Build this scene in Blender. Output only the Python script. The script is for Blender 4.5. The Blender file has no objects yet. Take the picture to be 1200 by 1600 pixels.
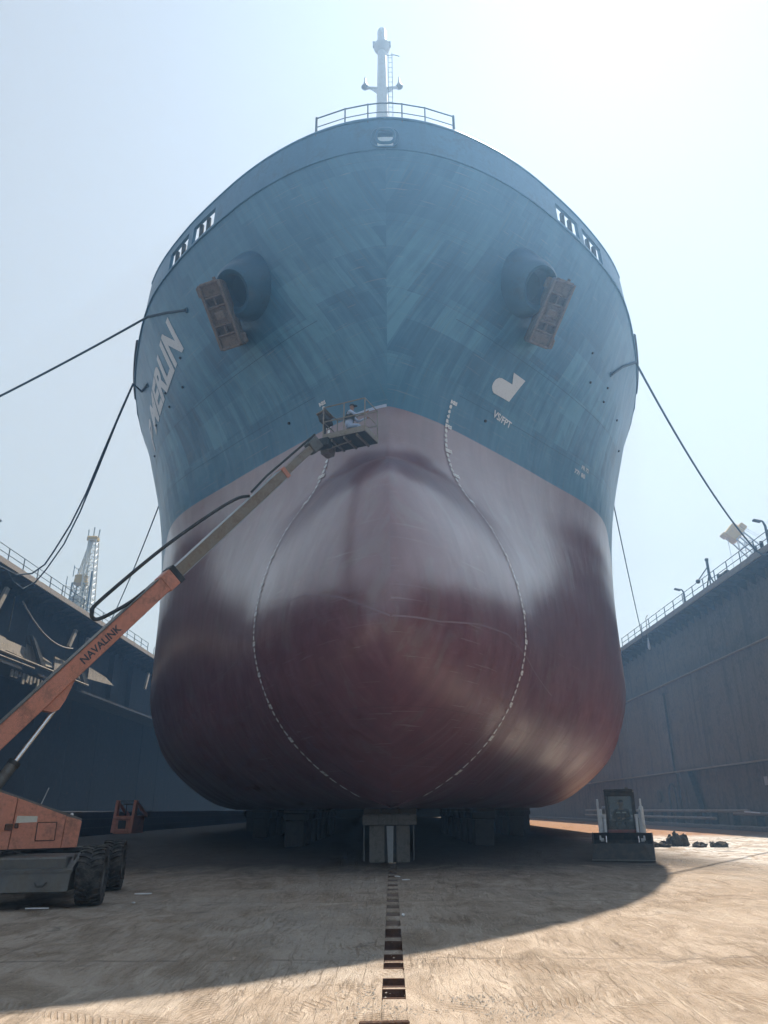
import bpy, bmesh, math, random
import numpy as np
from mathutils import Vector, Matrix, Quaternion
R = math.radians
random.seed(7); rng = np.random.default_rng(7)
sc = bpy.context.scene
col = sc.collection

# ---------------------------------------------------------------- camera
cam = bpy.data.cameras.new('camera'); cam.sensor_fit = 'VERTICAL'; cam.sensor_height = 36; cam.sensor_width = 27
cam.lens = 25.99; cam.clip_start = .1; cam.clip_end = 20000
co = bpy.data.objects.new('camera', cam); col.objects.link(co); sc.camera = co
co.location = (0, 0, 1.65)
co.rotation_mode = 'QUATERNION'
co.rotation_quaternion = (Matrix.Rotation(R(.4), 3, 'Z') @ Matrix.Rotation(R(90 + 21.93), 3, 'X') @ Matrix.Rotation(R(-.45), 3, 'Z')).to_quaternion()

# ---------------------------------------------------------------- sky, sun, exposure
SUN = Vector((.227, .453, .862)).normalized()
SUN_EL = math.asin(SUN.z); SUN_AZ = math.atan2(SUN.x, SUN.y)
w = bpy.data.worlds.new('World'); sc.world = w; w.use_nodes = True
nt = w.node_tree; nt.nodes.clear()
sky = nt.nodes.new('ShaderNodeTexSky'); sky.sky_type = 'NISHITA'; sky.sun_disc = False
sky.sun_elevation = SUN_EL; sky.sun_rotation = SUN_AZ
sky.altitude = 0; sky.air_density = 2.6; sky.dust_density = .12; sky.ozone_density = 2.2
bg = nt.nodes.new('ShaderNodeBackground'); bg.inputs[1].default_value = .063
wo = nt.nodes.new('ShaderNodeOutputWorld')
hs = nt.nodes.new('ShaderNodeHueSaturation'); hs.inputs['Saturation'].default_value = .32; nt.links.new(sky.outputs[0], hs.inputs['Color']); nt.links.new(hs.outputs[0], bg.inputs[0]); nt.links.new(bg.outputs[0], wo.inputs[0])
sl = bpy.data.lights.new('sun', 'SUN'); sl.energy = 5.0; sl.angle = R(.53); sl.color = (1, .88, .74)
so = bpy.data.objects.new('sun', sl); col.objects.link(so); so.rotation_mode = 'QUATERNION'
so.rotation_quaternion = SUN.to_track_quat('Z', 'Y'); so.location = (30, 60, 90)
vs = sc.view_settings; vs.view_transform = 'Standard'; vs.look = 'None'; vs.gamma = 1; vs.exposure = .92; vs.use_curve_mapping = False
sc.cycles.use_denoising = True
sc.cycles.use_adaptive_sampling = True; sc.cycles.adaptive_threshold = .03; sc.cycles.adaptive_min_samples = 12
sc.cycles.max_bounces = 6; sc.cycles.diffuse_bounces = 3; sc.cycles.glossy_bounces = 3; sc.cycles.volume_bounces = 1
sc.cycles.sample_clamp_indirect = 6; sc.cycles.caustics_reflective = False; sc.cycles.caustics_refractive = False

# ---------------------------------------------------------------- helpers
class MB:
    """collects shapes in world (or thing-local) coordinates"""
    def __init__(s): s.v = []; s.f = []
    def add(s, vs, fs):
        n = len(s.v); s.v += [tuple(p) for p in vs]; s.f += [tuple(i + n for i in f) for f in fs]; return s
    def box(s, c, d, M=None):
        x, y, z = (q / 2 for q in d); c = Vector(c)
        P = [Vector(p) for p in ((-x,-y,-z),(x,-y,-z),(x,y,-z),(-x,y,-z),(-x,-y,z),(x,-y,z),(x,y,z),(-x,y,z))]
        if M is not None: P = [M @ p for p in P]
        return s.add([p + c for p in P], [(0,3,2,1),(4,5,6,7),(0,1,5,4),(1,2,6,5),(2,3,7,6),(3,0,4,7)])
    def cbox(s, c, d, b, M=None):
        """box with chamfered edges all round (24 corner vertices)"""
        h = [q / 2 for q in d]; c = Vector(c); bm = bmesh.new()
        bmesh.ops.create_cube(bm, size=1)
        for v in bm.verts: v.co = Vector((v.co.x * d[0], v.co.y * d[1], v.co.z * d[2]))
        bmesh.ops.bevel(bm, geom=bm.edges[:], offset=min(b, min(h) * .9), segments=1, affect='EDGES')
        P = [(M @ v.co if M is not None else v.co.copy()) + c for v in bm.verts]
        bm.verts.index_update(); F = [[v.index for v in f.verts] for f in bm.faces]; bm.free()
        return s.add(P, F)
    def tube(s, pts, r, n=8, cap=True):
        pts = [Vector(p) for p in pts]; m = len(pts); rr = r if isinstance(r, (list, tuple)) else [r] * m
        rings = []; up = None
        for i, p in enumerate(pts):
            t = (pts[min(i + 1, m - 1)] - pts[max(i - 1, 0)]).normalized()
            if up is None: up = Vector((0, 0, 1)) if abs(t.z) < .95 else Vector((1, 0, 0))
            a = t.cross(up); a = a.normalized() if a.length > 1e-6 else t.orthogonal().normalized()
            b = a.cross(t).normalized(); up = b
            rings.append([p + (a * math.cos(2 * math.pi * k / n) + b * math.sin(2 * math.pi * k / n)) * rr[i] for k in range(n)])
        F = []
        for i in range(m - 1):
            for k in range(n):
                k2 = (k + 1) % n; F.append((i * n + k, i * n + k2, (i + 1) * n + k2, (i + 1) * n + k))
        if cap: F += [tuple(range(n))[::-1], tuple((m - 1) * n + k for k in range(n))]
        return s.add([q for r_ in rings for q in r_], F)
    def prism(s, outline, d0, d1):
        """outline: list of 3D points (planar), swept from offset d0 to d1 (vectors)"""
        n = len(outline); A = [Vector(p) + Vector(d0) for p in outline]; B = [Vector(p) + Vector(d1) for p in outline]
        return s.add(A + B, [tuple(range(n)), tuple(range(2 * n - 1, n - 1, -1))] + [(i, i + n, (i + 1) % n + n, (i + 1) % n) for i in range(n)])
    def lathe(s, prof, c, axis, n=24, ang=2 * math.pi):
        """prof: (r, h) along axis"""
        axis = Vector(axis).normalized(); a = axis.orthogonal().normalized(); b = axis.cross(a); c = Vector(c)
        P = []; F = []; m = len(prof)
        for k in range(n):
            t = ang * k / n; d = a * math.cos(t) + b * math.sin(t)
            P += [c + d * r + axis * h for r, h in prof]
        for k in range(n):
            k2 = (k + 1) % n
            for i in range(m - 1): F.append((k * m + i, k2 * m + i, k2 * m + i + 1, k * m + i + 1))
        return s.add(P, F)
    def ball(s, c, r, n=10):
        r = Vector(r) if not isinstance(r, (int, float)) else Vector((r, r, r)); P = []; F = []; c = Vector(c); h = n // 2 + 1
        for i in range(h + 1):
            a = math.pi * i / h
            for k in range(n):
                t = 2 * math.pi * k / n; P.append(c + Vector((r.x * math.sin(a) * math.cos(t), r.y * math.sin(a) * math.sin(t), r.z * math.cos(a))))
        for i in range(h):
            for k in range(n): F.append((i * n + k, i * n + n + k, i * n + n + (k + 1) % n, i * n + (k + 1) % n))
        return s.add(P, F)
    def build(s, name, mat, parent=None, smooth=None, local=False, off=None):
        me = bpy.data.meshes.new(name)
        o = Vector((0, 0, 0))
        if parent is not None and not local:
            q = parent
            while q is not None: o += q.location; q = q.parent
        me.from_pydata([tuple(Vector(p) - o) for p in s.v], [], s.f); me.validate()
        bm = bmesh.new(); bm.from_mesh(me); bmesh.ops.recalc_face_normals(bm, faces=bm.faces[:]); bm.to_mesh(me); bm.free()
        if smooth is not None:
            me.polygons.foreach_set('use_smooth', [True] * len(me.polygons)); me.set_sharp_from_angle(angle=R(smooth))
        me.materials.append(mat)
        ob = bpy.data.objects.new(name, me); col.objects.link(ob); ob.parent = parent
        return ob
def tag(o, label=None, cat=None, group=None, kind=None):
    if label: o['label'] = label
    if cat: o['category'] = cat
    if group: o['group'] = group
    if kind: o['kind'] = kind
    return o
def thing(name, label, cat, loc=(0, 0, 0), rz=0, group=None):
    o = bpy.data.objects.new(name, None); col.objects.link(o); o.location = loc; o.rotation_euler = (0, 0, rz); o.empty_display_size = .2
    return tag(o, label, cat, group)
def copy_tree(o, parent=None):
    c = o.copy(); col.objects.link(c); c.parent = parent
    for ch in list(o.children): copy_tree(ch, c)
    return c

# ---------------------------------------------------------------- materials
def nodes(name):
    m = bpy.data.materials.new(name); m.use_nodes = True; t = m.node_tree
    return m, t, t.nodes['Principled BSDF'], t.nodes['Material Output']
def N(t, typ, **k):
    n = t.nodes.new('ShaderNode' + typ)
    for a, b in k.items():
        if a.startswith('i_'): n.inputs[a[2:].replace('_', ' ')].default_value = b
        else: setattr(n, a, b)
    return n
def noise(t, vec, scale, detail=4, rough=.55, dist=0, dim='3D'):
    n = N(t, 'TexNoise'); n.noise_dimensions = dim; n.inputs['Scale'].default_value = scale; n.inputs['Detail'].default_value = detail
    n.inputs['Roughness'].default_value = rough; n.inputs['Distortion'].default_value = dist
    if vec is not None: t.links.new(vec, n.inputs['Vector'])
    return n.outputs[0]
def mapping(t, vec, scale=(1, 1, 1), rot=(0, 0, 0), loc=(0, 0, 0)):
    m = N(t, 'Mapping'); m.inputs['Scale'].default_value = scale; m.inputs['Rotation'].default_value = rot; m.inputs['Location'].default_value = loc
    t.links.new(vec, m.inputs['Vector']); return m.outputs[0]
def ramp(t, fac, stops):
    r = N(t, 'ValToRGB'); e = r.color_ramp.elements
    while len(e) < len(stops): e.new(.5)
    for el, (p, c) in zip(e, stops): el.position = p; el.color = (*c, 1) if len(c) == 3 else c
    t.links.new(fac, r.inputs[0]); return r.outputs[0]
def mix(t, fac, a, b, mode='MIX'):
    m = N(t, 'Mix', data_type='RGBA', blend_type=mode)
    for sock, v in ((m.inputs[0], fac), (m.inputs[6], a), (m.inputs[7], b)):
        if isinstance(v, bpy.types.NodeSocket): t.links.new(v, sock)
        elif isinstance(v, (int, float)): sock.default_value = v
        else: sock.default_value = (*v, 1)
    return m.outputs[2]
def math_(t, op, a, b=None, c=None, clamp=False):
    m = N(t, 'Math', operation=op, use_clamp=clamp)
    for i, v in enumerate((a, b, c)):
        if v is None: continue
        if isinstance(v, bpy.types.NodeSocket): t.links.new(v, m.inputs[i])
        else: m.inputs[i].default_value = v
    return m.outputs[0]
def sstep(t, v, a, b):
    m = N(t, 'MapRange', interpolation_type='SMOOTHSTEP'); t.links.new(v, m.inputs[0]); m.inputs[1].default_value = a; m.inputs[2].default_value = b
    return m.outputs[0]
def bump(t, h, strength, dist, normal=None):
    b = N(t, 'Bump'); b.inputs['Strength'].default_value = strength; b.inputs['Distance'].default_value = dist; t.links.new(h, b.inputs['Height'])
    if normal is not None: t.links.new(normal, b.inputs['Normal'])
    return b.outputs[0]
def pos(t): return N(t, 'NewGeometry').outputs['Position']
def grunge(name, c, rough=.6, metal=0., dirt=(.12, .10, .08), amount=.35, scale=3., var=.25, bmp=.15, streak=0., rust=0., spec=.5):
    """painted or bare surface with tonal variation, dirt, rust and vertical streaks"""
    m, t, b, o = nodes(name); p = pos(t)
    n1 = noise(t, p, scale, 6, .6); n2 = noise(t, p, scale * 6.3, 5, .6)
    dark = tuple(q * (1 - var) for q in c); lite = tuple(min(1, q * (1 + var)) for q in c)
    k = ramp(t, n1, [(.3, dark), (.5, c), (.72, lite)])
    d = sstep(t, math_(t, 'ADD', n1, math_(t, 'MULTIPLY', n2, .45)), .76 - amount * .35, .98)
    k = mix(t, math_(t, 'MULTIPLY', d, min(1, amount * 1.6)), k, dirt)
    if streak:
        s_ = noise(t, mapping(t, p, (scale * 1.6, scale * 1.6, scale * .12)), 1, 4, .6)
        k = mix(t, math_(t, 'MULTIPLY', sstep(t, s_, .5, .75), streak), k, dirt)
    if rust:
        r_ = noise(t, p, scale * 2.1, 8, .7)
        k = mix(t, math_(t, 'MULTIPLY', sstep(t, r_, .58, .68), rust), k, (.16, .06, .025))
    t.links.new(k, b.inputs['Base Color'])
    rr = math_(t, 'ADD', rough - .1, math_(t, 'MULTIPLY', n2, .2)); t.links.new(rr, b.inputs['Roughness'])
    b.inputs['Metallic'].default_value = metal; b.inputs['Specular IOR Level'].default_value = spec
    if bmp: t.links.new(bump(t, n2, bmp, .02), b.inputs['Normal'])
    return m
def plain(name, c, rough=.5, metal=0.):
    return grunge(name, c, rough, metal, tuple(q * .6 for q in c), .2, 9., .12, .05)
M = {}
M['white_paint'] = plain('white_paint', (.8, .8, .82), .5)
M['rope'] = grunge('rope_fibre', (.07, .10, .12), .85, 0, (.03, .03, .03), .4, 20, .4, .4)
M['rope_pale'] = grunge('pale_rope_fibre', (.30, .28, .25), .85, 0, (.1, .09, .08), .4, 20, .4, .4)
M['orange'] = grunge('orange_paint', (.62, .25, .165), .5, 0, (.10, .07, .05), .35, 2.6, .16, .08, .25, .35)
M['rubber'] = grunge('tyre_rubber', (.022, .022, .024), .8, 0, (.11, .10, .085), .5, 7, .3, .4)
M['grey_steel'] = grunge('grey_steel', (.16, .165, .16), .5, .35, (.07, .055, .04), .45, 4, .25, .2, .2, .4)
M['dark_steel'] = grunge('dark_steel', (.035, .04, .043), .6, .2, (.09, .07, .05), .4, 4, .3, .2)
M['chrome'] = plain('chrome_rod', (.75, .76, .78), .18, 1)
M['rusty'] = grunge('rusty_steel', (.13, .065, .04), .85, 0, (.05, .035, .03), .5, 6, .4, .5)
M['anchor'] = grunge('anchor_cast_steel', (.27, .205, .165), .8, 0, (.10, .08, .07), .55, 5, .3, .5, .2, .5)
M['galv'] = grunge('galvanised_steel', (.42, .45, .47), .45, .3, (.2, .2, .2), .3, 5, .2, .1)
M['cream'] = grunge('cream_paint', (.62, .62, .55), .5, 0, (.3, .25, .2), .3, 3, .15, .1)
M['yellow'] = grunge('yellow_paint', (.55, .36, .06), .5, 0, (.2, .14, .06), .4, 3, .2, .1)
M['concrete'] = grunge('block_concrete', (.27, .255, .235), .9, 0, (.07, .065, .06), .5, 4, .3, .5, .4)
M['timber'] = grunge('cap_timber', (.12, .085, .055), .85, 0, (.05, .04, .03), .5, 6, .35, .5)
M['mast'] = grunge('mast_paint', (.78, .79, .80), .45, 0, (.45, .42, .38), .25, 3, .1, .05)

# ================================================================ GROUND
def vnoise(x, y, seed=0):
    xi = np.floor(x).astype(int); yi = np.floor(y).astype(int); fx = x - xi; fy = y - yi
    def h(a, b):
        n = (a * 374761393 + b * 668265263 + seed * 974711) & 0x7fffffff; n = ((n ^ (n >> 13)) * 1274126177) & 0x7fffffff
        return ((n ^ (n >> 16)) & 0xffff) / 65535.
    fx = fx * fx * (3 - 2 * fx); fy = fy * fy * (3 - 2 * fy)
    return (h(xi, yi) * (1 - fx) + h(xi + 1, yi) * fx) * (1 - fy) + (h(xi, yi + 1) * (1 - fx) + h(xi + 1, yi + 1) * fx) * fy
def fbm(x, y, o=4, seed=0):
    s = 0; a = .5
    for i in range(o): s = s + a * vnoise(x * 2 ** i, y * 2 ** i, seed + i); a *= .5
    return s
def ground_material():
    def noise2(t, v, sc_, d=4, r=.55, ds=0): return noise(t, v, sc_, d, r, ds, '2D')
    m, t, b, o = nodes('dusty_dock_floor'); p = pos(t)
    big = noise2(t, p, .22, 5, .6, .3); py = mapping(t, p, (1, .42, 1), (0, 0, .12)); mid = noise2(t, py, 1.5, 6, .66, .8); fine = noise2(t, py, 10, 6, .72, .4); grit = noise2(t, mapping(t, p, (1, .5, 1)), 42, 3, .75)
    k = ramp(t, mid, [(.30, (.21, .167, .127)), (.46, (.30, .245, .193)), (.58, (.355, .295, .238)), (.75, (.43, .365, .30))])
    k = mix(t, sstep(t, big, .45, .68), k, mix(t, .5, k, (.36, .33, .29)))
    # swept and dragged streaks in a few directions
    h = None
    for i, (ang, sc_, lo, hi, colr, f) in enumerate(((.35, (7, .8, 1), .54, .68, (.48, .405, .33), .7), (-.55, (8, .8, 1), .55, .69, (.46, .38, .31), .65), (.95, (7, .9, 1), .56, .69, (.20, .155, .115), .6), (-1.15, (6, .8, 1), .57, .70, (.19, .15, .115), .55), (.1, (5, .4, 1), .55, .70, (.44, .37, .30), .5))):
        n_ = noise2(t, mapping(t, p, sc_, (0, 0, ang), (i * 7.3, i * 3.1, 0)), 1, 5, .65, 1.6)
        area = sstep(t, noise2(t, mapping(t, p, (1, 1, 1), (0, 0, 0), (i * 13., 5., 0)), .42, 2), .42, .6)
        s_ = math_(t, 'MULTIPLY', sstep(t, n_, lo, hi), area)
        k = mix(t, math_(t, 'MULTIPLY', s_, f), k, colr)
        h = s_ if h is None else math_(t, 'ADD', h, s_)
    k = mix(t, math_(t, 'MULTIPLY', sstep(t, fine, .54, .70), .42), k, (.17, .13, .10))
    k = mix(t, math_(t, 'MULTIPLY', sstep(t, grit, .58, .70), .45), k, (.52, .45, .37))
    # tyre tracks: broken bars across a lane
    th = None; wob_n = math_(t, 'MULTIPLY', math_(t, 'SUBTRACT', noise2(t, p, .35, 2), .5), 1.2); brk = sstep(t, noise2(t, p, 1.3, 3), .42, .6)
    for (x0, y0, ang, wd, per) in ((-1.9, 8.6, .35, .26, .075), (-.55, 8.2, -.25, .24, .08), (3.1, 8.6, -.9, .28, .08), (5.0, 10.5, -1.0, .28, .09), (-6, 9.2, 1.1, .3, .08), (2.0, 14, -1.1, .3, .1), (-3, 13, .9, .3, .1)):
        q = N(t, 'SeparateXYZ'); t.links.new(mapping(t, mapping(t, p, (1, 1, 1), (0, 0, 0), (-x0, -y0, 0)), (1, 1, 1), (0, 0, -ang)), q.inputs[0])
        wob = math_(t, 'ADD', q.outputs[0], wob_n)
        av = math_(t, 'ABSOLUTE', wob)
        lane = math_(t, 'SUBTRACT', 1, sstep(t, av, wd * .75, wd))
        bar = math_(t, 'SINE', math_(t, 'MULTIPLY', math_(t, 'ADD', q.outputs[1], math_(t, 'MULTIPLY', av, .8)), 2 * math.pi / per))
        z_ = math_(t, 'MULTIPLY', math_(t, 'MULTIPLY', sstep(t, bar, -.2, .5), lane), brk)
        th = z_ if th is None else math_(t, 'MAXIMUM', th, z_)
    k = mix(t, math_(t, 'MULTIPLY', th, .5), k, (.25, .185, .13))
    # slab joints across the dock and dark oil spots
    s = N(t, 'SeparateXYZ'); t.links.new(p, s.inputs[0])
    yy = math_(t, 'ADD', s.outputs[1], math_(t, 'MULTIPLY', math_(t, 'SUBTRACT', noise2(t, p, .8, 4), .5), .25))
    jo = math_(t, 'ABSOLUTE', math_(t, 'SUBTRACT', math_(t, 'FRACT', math_(t, 'DIVIDE', math_(t, 'SUBTRACT', yy, 7.1), 6.0)), .5))
    jl = math_(t, 'MULTIPLY', math_(t, 'SUBTRACT', 1, sstep(t, jo, .002, .012)), sstep(t, mid, .35, .6))
    k = mix(t, math_(t, 'MULTIPLY', jl, .6), k, (.14, .11, .09))
    oil = sstep(t, noise2(t, mapping(t, p, (1, 1.7, 1)), .75, 6, .7, .8), .62, .74)
    k = mix(t, math_(t, 'MULTIPLY', oil, .55), k, (.13, .115, .10))
    # wet, whitish strip beside the far dock wall
    wx = sstep(t, s.outputs[0], 9, 13); wy = math_(t, 'MULTIPLY', sstep(t, s.outputs[1], 22, 28), math_(t, 'SUBTRACT', 1, sstep(t, s.outputs[1], 46, 54)))
    wn = noise2(t, mapping(t, p, (1, .5, 1), (0, 0, .2)), .5, 7, .72, 1.2)
    wet = math_(t, 'MULTIPLY', math_(t, 'MULTIPLY', wx, wy), sstep(t, wn, .40, .52))
    k = mix(t, math_(t, 'MULTIPLY', wet, .75), k, (.62, .60, .57))
    brn = math_(t, 'MULTIPLY', sstep(t, s.outputs[0], 12, 15), sstep(t, s.outputs[1], 46, 54))
    k = mix(t, math_(t, 'MULTIPLY', brn, .7), k, (.30, .15, .075))
    # floor below the hull darkened, its shade put into the colour
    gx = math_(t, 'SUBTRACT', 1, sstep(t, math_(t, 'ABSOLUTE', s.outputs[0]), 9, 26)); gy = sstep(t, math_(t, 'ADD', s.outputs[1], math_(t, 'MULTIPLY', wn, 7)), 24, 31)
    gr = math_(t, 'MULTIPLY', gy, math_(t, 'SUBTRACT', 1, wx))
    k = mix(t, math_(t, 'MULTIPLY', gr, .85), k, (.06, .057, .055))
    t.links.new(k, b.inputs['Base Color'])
    rr = mix(t, wet, (.92, .92, .92), mix(t, sstep(t, mid, .4, .6), (.16, .16, .16), (.5, .5, .5)))
    t.links.new(rr, b.inputs['Roughness']); t.links.new(math_(t, 'ADD', .06, math_(t, 'MULTIPLY', wet, .4)), b.inputs['Specular IOR Level'])
    hh = math_(t, 'ADD', math_(t, 'ADD', math_(t, 'MULTIPLY', mid, 1.0), math_(t, 'MULTIPLY', fine, .5)), math_(t, 'ADD', math_(t, 'MULTIPLY', h, .25), math_(t, 'ADD', math_(t, 'MULTIPLY', grit, .25), math_(t, 'MULTIPLY', th, -.35))))
    t.links.new(bump(t, hh, .9, .05), b.inputs['Normal'])
    return m
M['ground'] = ground_material()
def build_ground():
    xs = np.unique(np.r_[-700, -300, -150, -60, np.arange(-30, -13, 2.), np.arange(-13, -.13, .09), -.115, .115, np.arange(.16, 15, .09), np.arange(15.5, 30, 1.5), 60, 150, 300, 700].round(3))
    ys = np.unique(np.r_[np.arange(-2, 5, 1.), np.arange(5, 30, .085), np.arange(30, 60, 1.5), np.arange(60, 200, 10), 300, 450, 700].round(3))
    a, b = 6.6, 27.2
    X, Y = np.meshgrid(xs, ys)
    near = np.clip((X + 14) / 3, 0, 1) * np.clip((15.5 - X) / 2, 0, 1) * np.clip((Y - 4) / 2, 0, 1) * np.clip((31 - Y) / 3, 0, 1)
    Z = ((fbm(X * .9, Y * .9, 4, 3) - .47) * .05 + (fbm(X * 4.5, Y * 4.5, 3, 11) - .44) * .018) * near
    for (x0, y0, ang, w_) in ((3.3, 8.9, -.9, .35), (5.6, 9.6, -.75, .3), (-2, 8.5, .35, .3), (7.5, 13, -1.2, .4)):   # dragged ridges of sand
        d = (X - x0) * math.cos(ang) + (Y - y0) * math.sin(ang) + (fbm(X * .4, Y * .4, 2, 5) - .5) * 1.5
        Z += near * .02 * np.exp(-(d / (w_ * .35)) ** 2) * np.clip(fbm(X * .8, Y * .8, 2, 31) * 3 - 1, 0, 1)
    Z = np.where((np.abs(X) < .3), Z * .15, Z)
    nx = len(xs); V = np.stack([X, Y, Z], -1).reshape(-1, 3)
    F = []; ix = int(np.argmin(abs(xs + .115)))
    for j in range(len(ys) - 1):
        skip = a - .01 <= ys[j] and ys[j + 1] <= b + .09
        for i in range(nx - 1):
            if skip and i == ix: continue
            F.append((j * nx + i, j * nx + i + 1, (j + 1) * nx + i + 1, (j + 1) * nx + i))
    me = bpy.data.meshes.new('ground'); me.from_pydata(V.tolist(), [], F); me.polygons.foreach_set('use_smooth', [True] * len(me.polygons))
    me.materials.append(M['ground']); o = bpy.data.objects.new('ground', me); col.objects.link(o)
    tag(o, 'dusty beige concrete dock floor with tyre tracks', None, None, 'structure')
    y0 = min(y for y in ys if y >= a - .01); y1 = max(y for y in ys if y <= b + .09)
    return o, y0, y1
ground, GY0, GY1 = build_ground()
def water_material():
    m, t, b, o = nodes('unseen_water'); p = pos(t); b.inputs['Base Color'].default_value = (.012, .03, .032, 1); b.inputs['Roughness'].default_value = .12
    t.links.new(bump(t, noise(t, p, .8, 4, .6), .5, .25), b.inputs['Normal']); return m
M['water'] = water_material()
tag(MB().add([(-700, -700, -2.2), (700, -700, -2.2), (700, -1.9, -2.2), (-700, -1.9, -2.2)], [(0, 1, 2, 3)]).build('water', M['water']), 'unseen dark water added beyond the end of the dock', None, None, 'structure')  # unseen; added to cut ground bounce and darken hull reflections
tag(MB().box((0, -2.4, -1.3), (1400, .8, 2.6)).build('unseen_sill', grunge('sill_concrete', (.2, .19, .17), .9)), 'unseen concrete sill added at the end of the dock floor', None, None, 'structure')  # unseen face added where the floor is cut short to reduce bounce
# recessed centre line: a trench with dirt floor and cross pieces that leave open pockets
ch = thing('docking_track', 'line of rusty recessed pockets running along the dock floor to the keel block', 'track', (0, GY0, 0))
mb = MB(); mb.box((0, (GY0 + GY1) / 2, -.17), (.30, GY1 - GY0 + .1, .04)); mb.box((-.135, (GY0 + GY1) / 2, -.09), (.04, GY1 - GY0 + .1, .15)); mb.box((.135, (GY0 + GY1) / 2, -.09), (.04, GY1 - GY0 + .1, .15))
mb.build('trench', M['rusty'], ch)
M['rust_dust'] = grunge('dusty_rust', (.10, .062, .045), .95, 0, (.16, .125, .095), .5, 7, .4, .4)
M['fill'] = grunge('trench_fill', (.36, .295, .235), .95, 0, (.16, .12, .09), .4, 5, .3, .6)
y = GY0 + .0; pattern = [(1.55, 'fill'), (.40, 0), (.10, 'fill'), (.40, 0), (.52, 'fill'), (.34, 0), (.10, 'fill'), (.42, 0), (.30, 'fill')]
k = 0; seq = []
for L, kind in pattern: seq.append((y, L, kind)); y += L
while y < GY1 - .6:
    L = .62 + .25 * random.random(); seq.append((y, L, 0)); y += L
    seq.append((y, .30 + .2 * random.random(), 'fill')); y += seq[-1][1]
seq.append((y, GY1 - y, 'fill'))
for (y, L, kind) in seq:
    if kind == 'fill':
        j = random.uniform(-.012, .012)
        MB().cbox((j, y + L / 2, -.085), (.25, L, .172 + random.uniform(-.01, .004)), .018).build('cross_piece', M['ground'], ch)
    elif y > 12.6:
        MB().box((0, y + L / 2, -.035 - .02 * random.random()), (.24, L - .01, .03)).build('pocket_plate', M['rust_dust'], ch)
    else:
        MB().box((0, y + L / 2, -.135), (.24, L - .02, .03)).build('pocket_plate', M['rusty'], ch)
        for e in (y + .012, y + L - .012): MB().box((0, e, -.06), (.23, .022, .125)).build('pocket_rim', M['rusty'], ch)
MB().cbox((-.08, 7.22, .02), (.42, .035, .035), .012, Matrix.Rotation(R(4), 3, 'Z')).build('angle_iron', M['rusty'])
tag(bpy.data.objects['angle_iron'], 'short rusty steel bar lying across the end of the pocket line', 'bar')

# ================================================================ SHIP
KEEL = 1.70
ST=[24,26,28.7,33,38,44,50,58,75,150,185]
# zk: (tip Y, nose power, half breadths at ST)
HT=[
(0.0, 24.6,.8,[.01,.5,1.5,3.4,5.5,7.5,9.3,11,13.0,13.2,4]),
(0.3, 23.2,.6,[.85,1.7,2.8,4.7,6.8,8.8,10.6,12.3,14.2,14.3,5]),
(1.2, 21.4,.55,[2.25,3.1,4.25,6.3,8.5,10.5,12.3,13.9,15.4,15.5,7]),
(3.0, 19.2,.55,[3.75,4.6,5.8,8.0,10.4,12.5,14.3,15.5,16.1,16.1,9]),
(5.0, 18.45,.60,[4.4,5.2,6.45,8.8,11.3,13.5,15.2,16.0,16.1,16.1,10]),
(6.6, 18.7,.63,[4.33,5.25,6.6,9.1,11.65,13.8,15.6,16.1,16.1,16.1,11]),
(8.0, 19.1,.66,[3.95,5.1,6.6,9.25,11.75,13.85,15.6,16.1,16.1,16.1,12]),
(9.2, 19.65,.68,[3.38,4.75,6.5,9.35,11.8,13.85,15.6,16.1,16.1,16.1,13]),
(9.9, 20.3,.69,[2.92,4.5,6.42,9.45,11.83,13.85,15.6,16.1,16.1,16.1,13.3]),
(10.4,21.2,.70,[2.6,4.34,6.38,9.54,11.86,13.85,15.6,16.1,16.1,16.1,13.6]),
(10.85,22.15,.73,[2.38,4.2,6.36,9.63,11.88,13.85,15.6,16.1,16.1,16.1,13.8]),
(11.5,22.6,.78,[2.16,4.07,6.37,9.8,11.94,13.86,15.6,16.1,16.1,16.1,14.1]),
(12.5,22.65,.76,[2.06,4.0,6.45,10.0,12.0,13.9,15.6,16.1,16.1,16.1,14.5]),
(14.0,22.2,.74,[2.35,4.3,6.8,10.4,12.25,14.0,15.65,16.1,16.1,16.1,15]),
(16.0,21.6,.70,[3.3,5.2,7.6,10.9,12.65,14.25,15.75,16.1,16.1,16.1,15.5]),
(18.5,20.95,.64,[4.9,6.8,9.1,11.7,13.4,14.7,15.9,16.1,16.1,16.1,16]),
(20.8,20.5,.58,[6.3,8.2,10.3,12.4,14.1,15.3,16.05,16.1,16.1,16.1,16]),
(22.5,20.25,.54,[7.1,9.05,11.1,13.1,14.75,15.9,16.1,16.1,16.1,16.1,16]),
]
def pchip(x,y,xq):
    x=np.asarray(x,float);y=np.asarray(y,float)
    h=np.diff(x);sh=(-1,)+(1,)*(y.ndim-1);hh=h.reshape(sh);d=np.diff(y,axis=0)/hh
    m=np.zeros_like(y)
    if len(x)>2:
        h0=hh[:-1];h1=hh[1:];w1=2*h1+h0;w2=h1+2*h0
        d0=d[:-1];d1=d[1:];ok=d0*d1>0
        with np.errstate(all='ignore'): m[1:-1]=np.where(ok,(w1+w2)/(w1/np.where(ok,d0,1)+w2/np.where(ok,d1,1)),0)
    m[0]=d[0];m[-1]=d[-1]
    i=np.clip(np.searchsorted(x,xq,side='right')-1,0,len(x)-2)
    t=((xq-x[i])/h[i]).reshape(sh);H=h[i].reshape(sh)
    return (2*t**3-3*t**2+1)*y[i]+(t**3-2*t**2+t)*H*m[i]+(-2*t**3+3*t**2)*y[i+1]+(t**3-t**2)*H*m[i+1]
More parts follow.
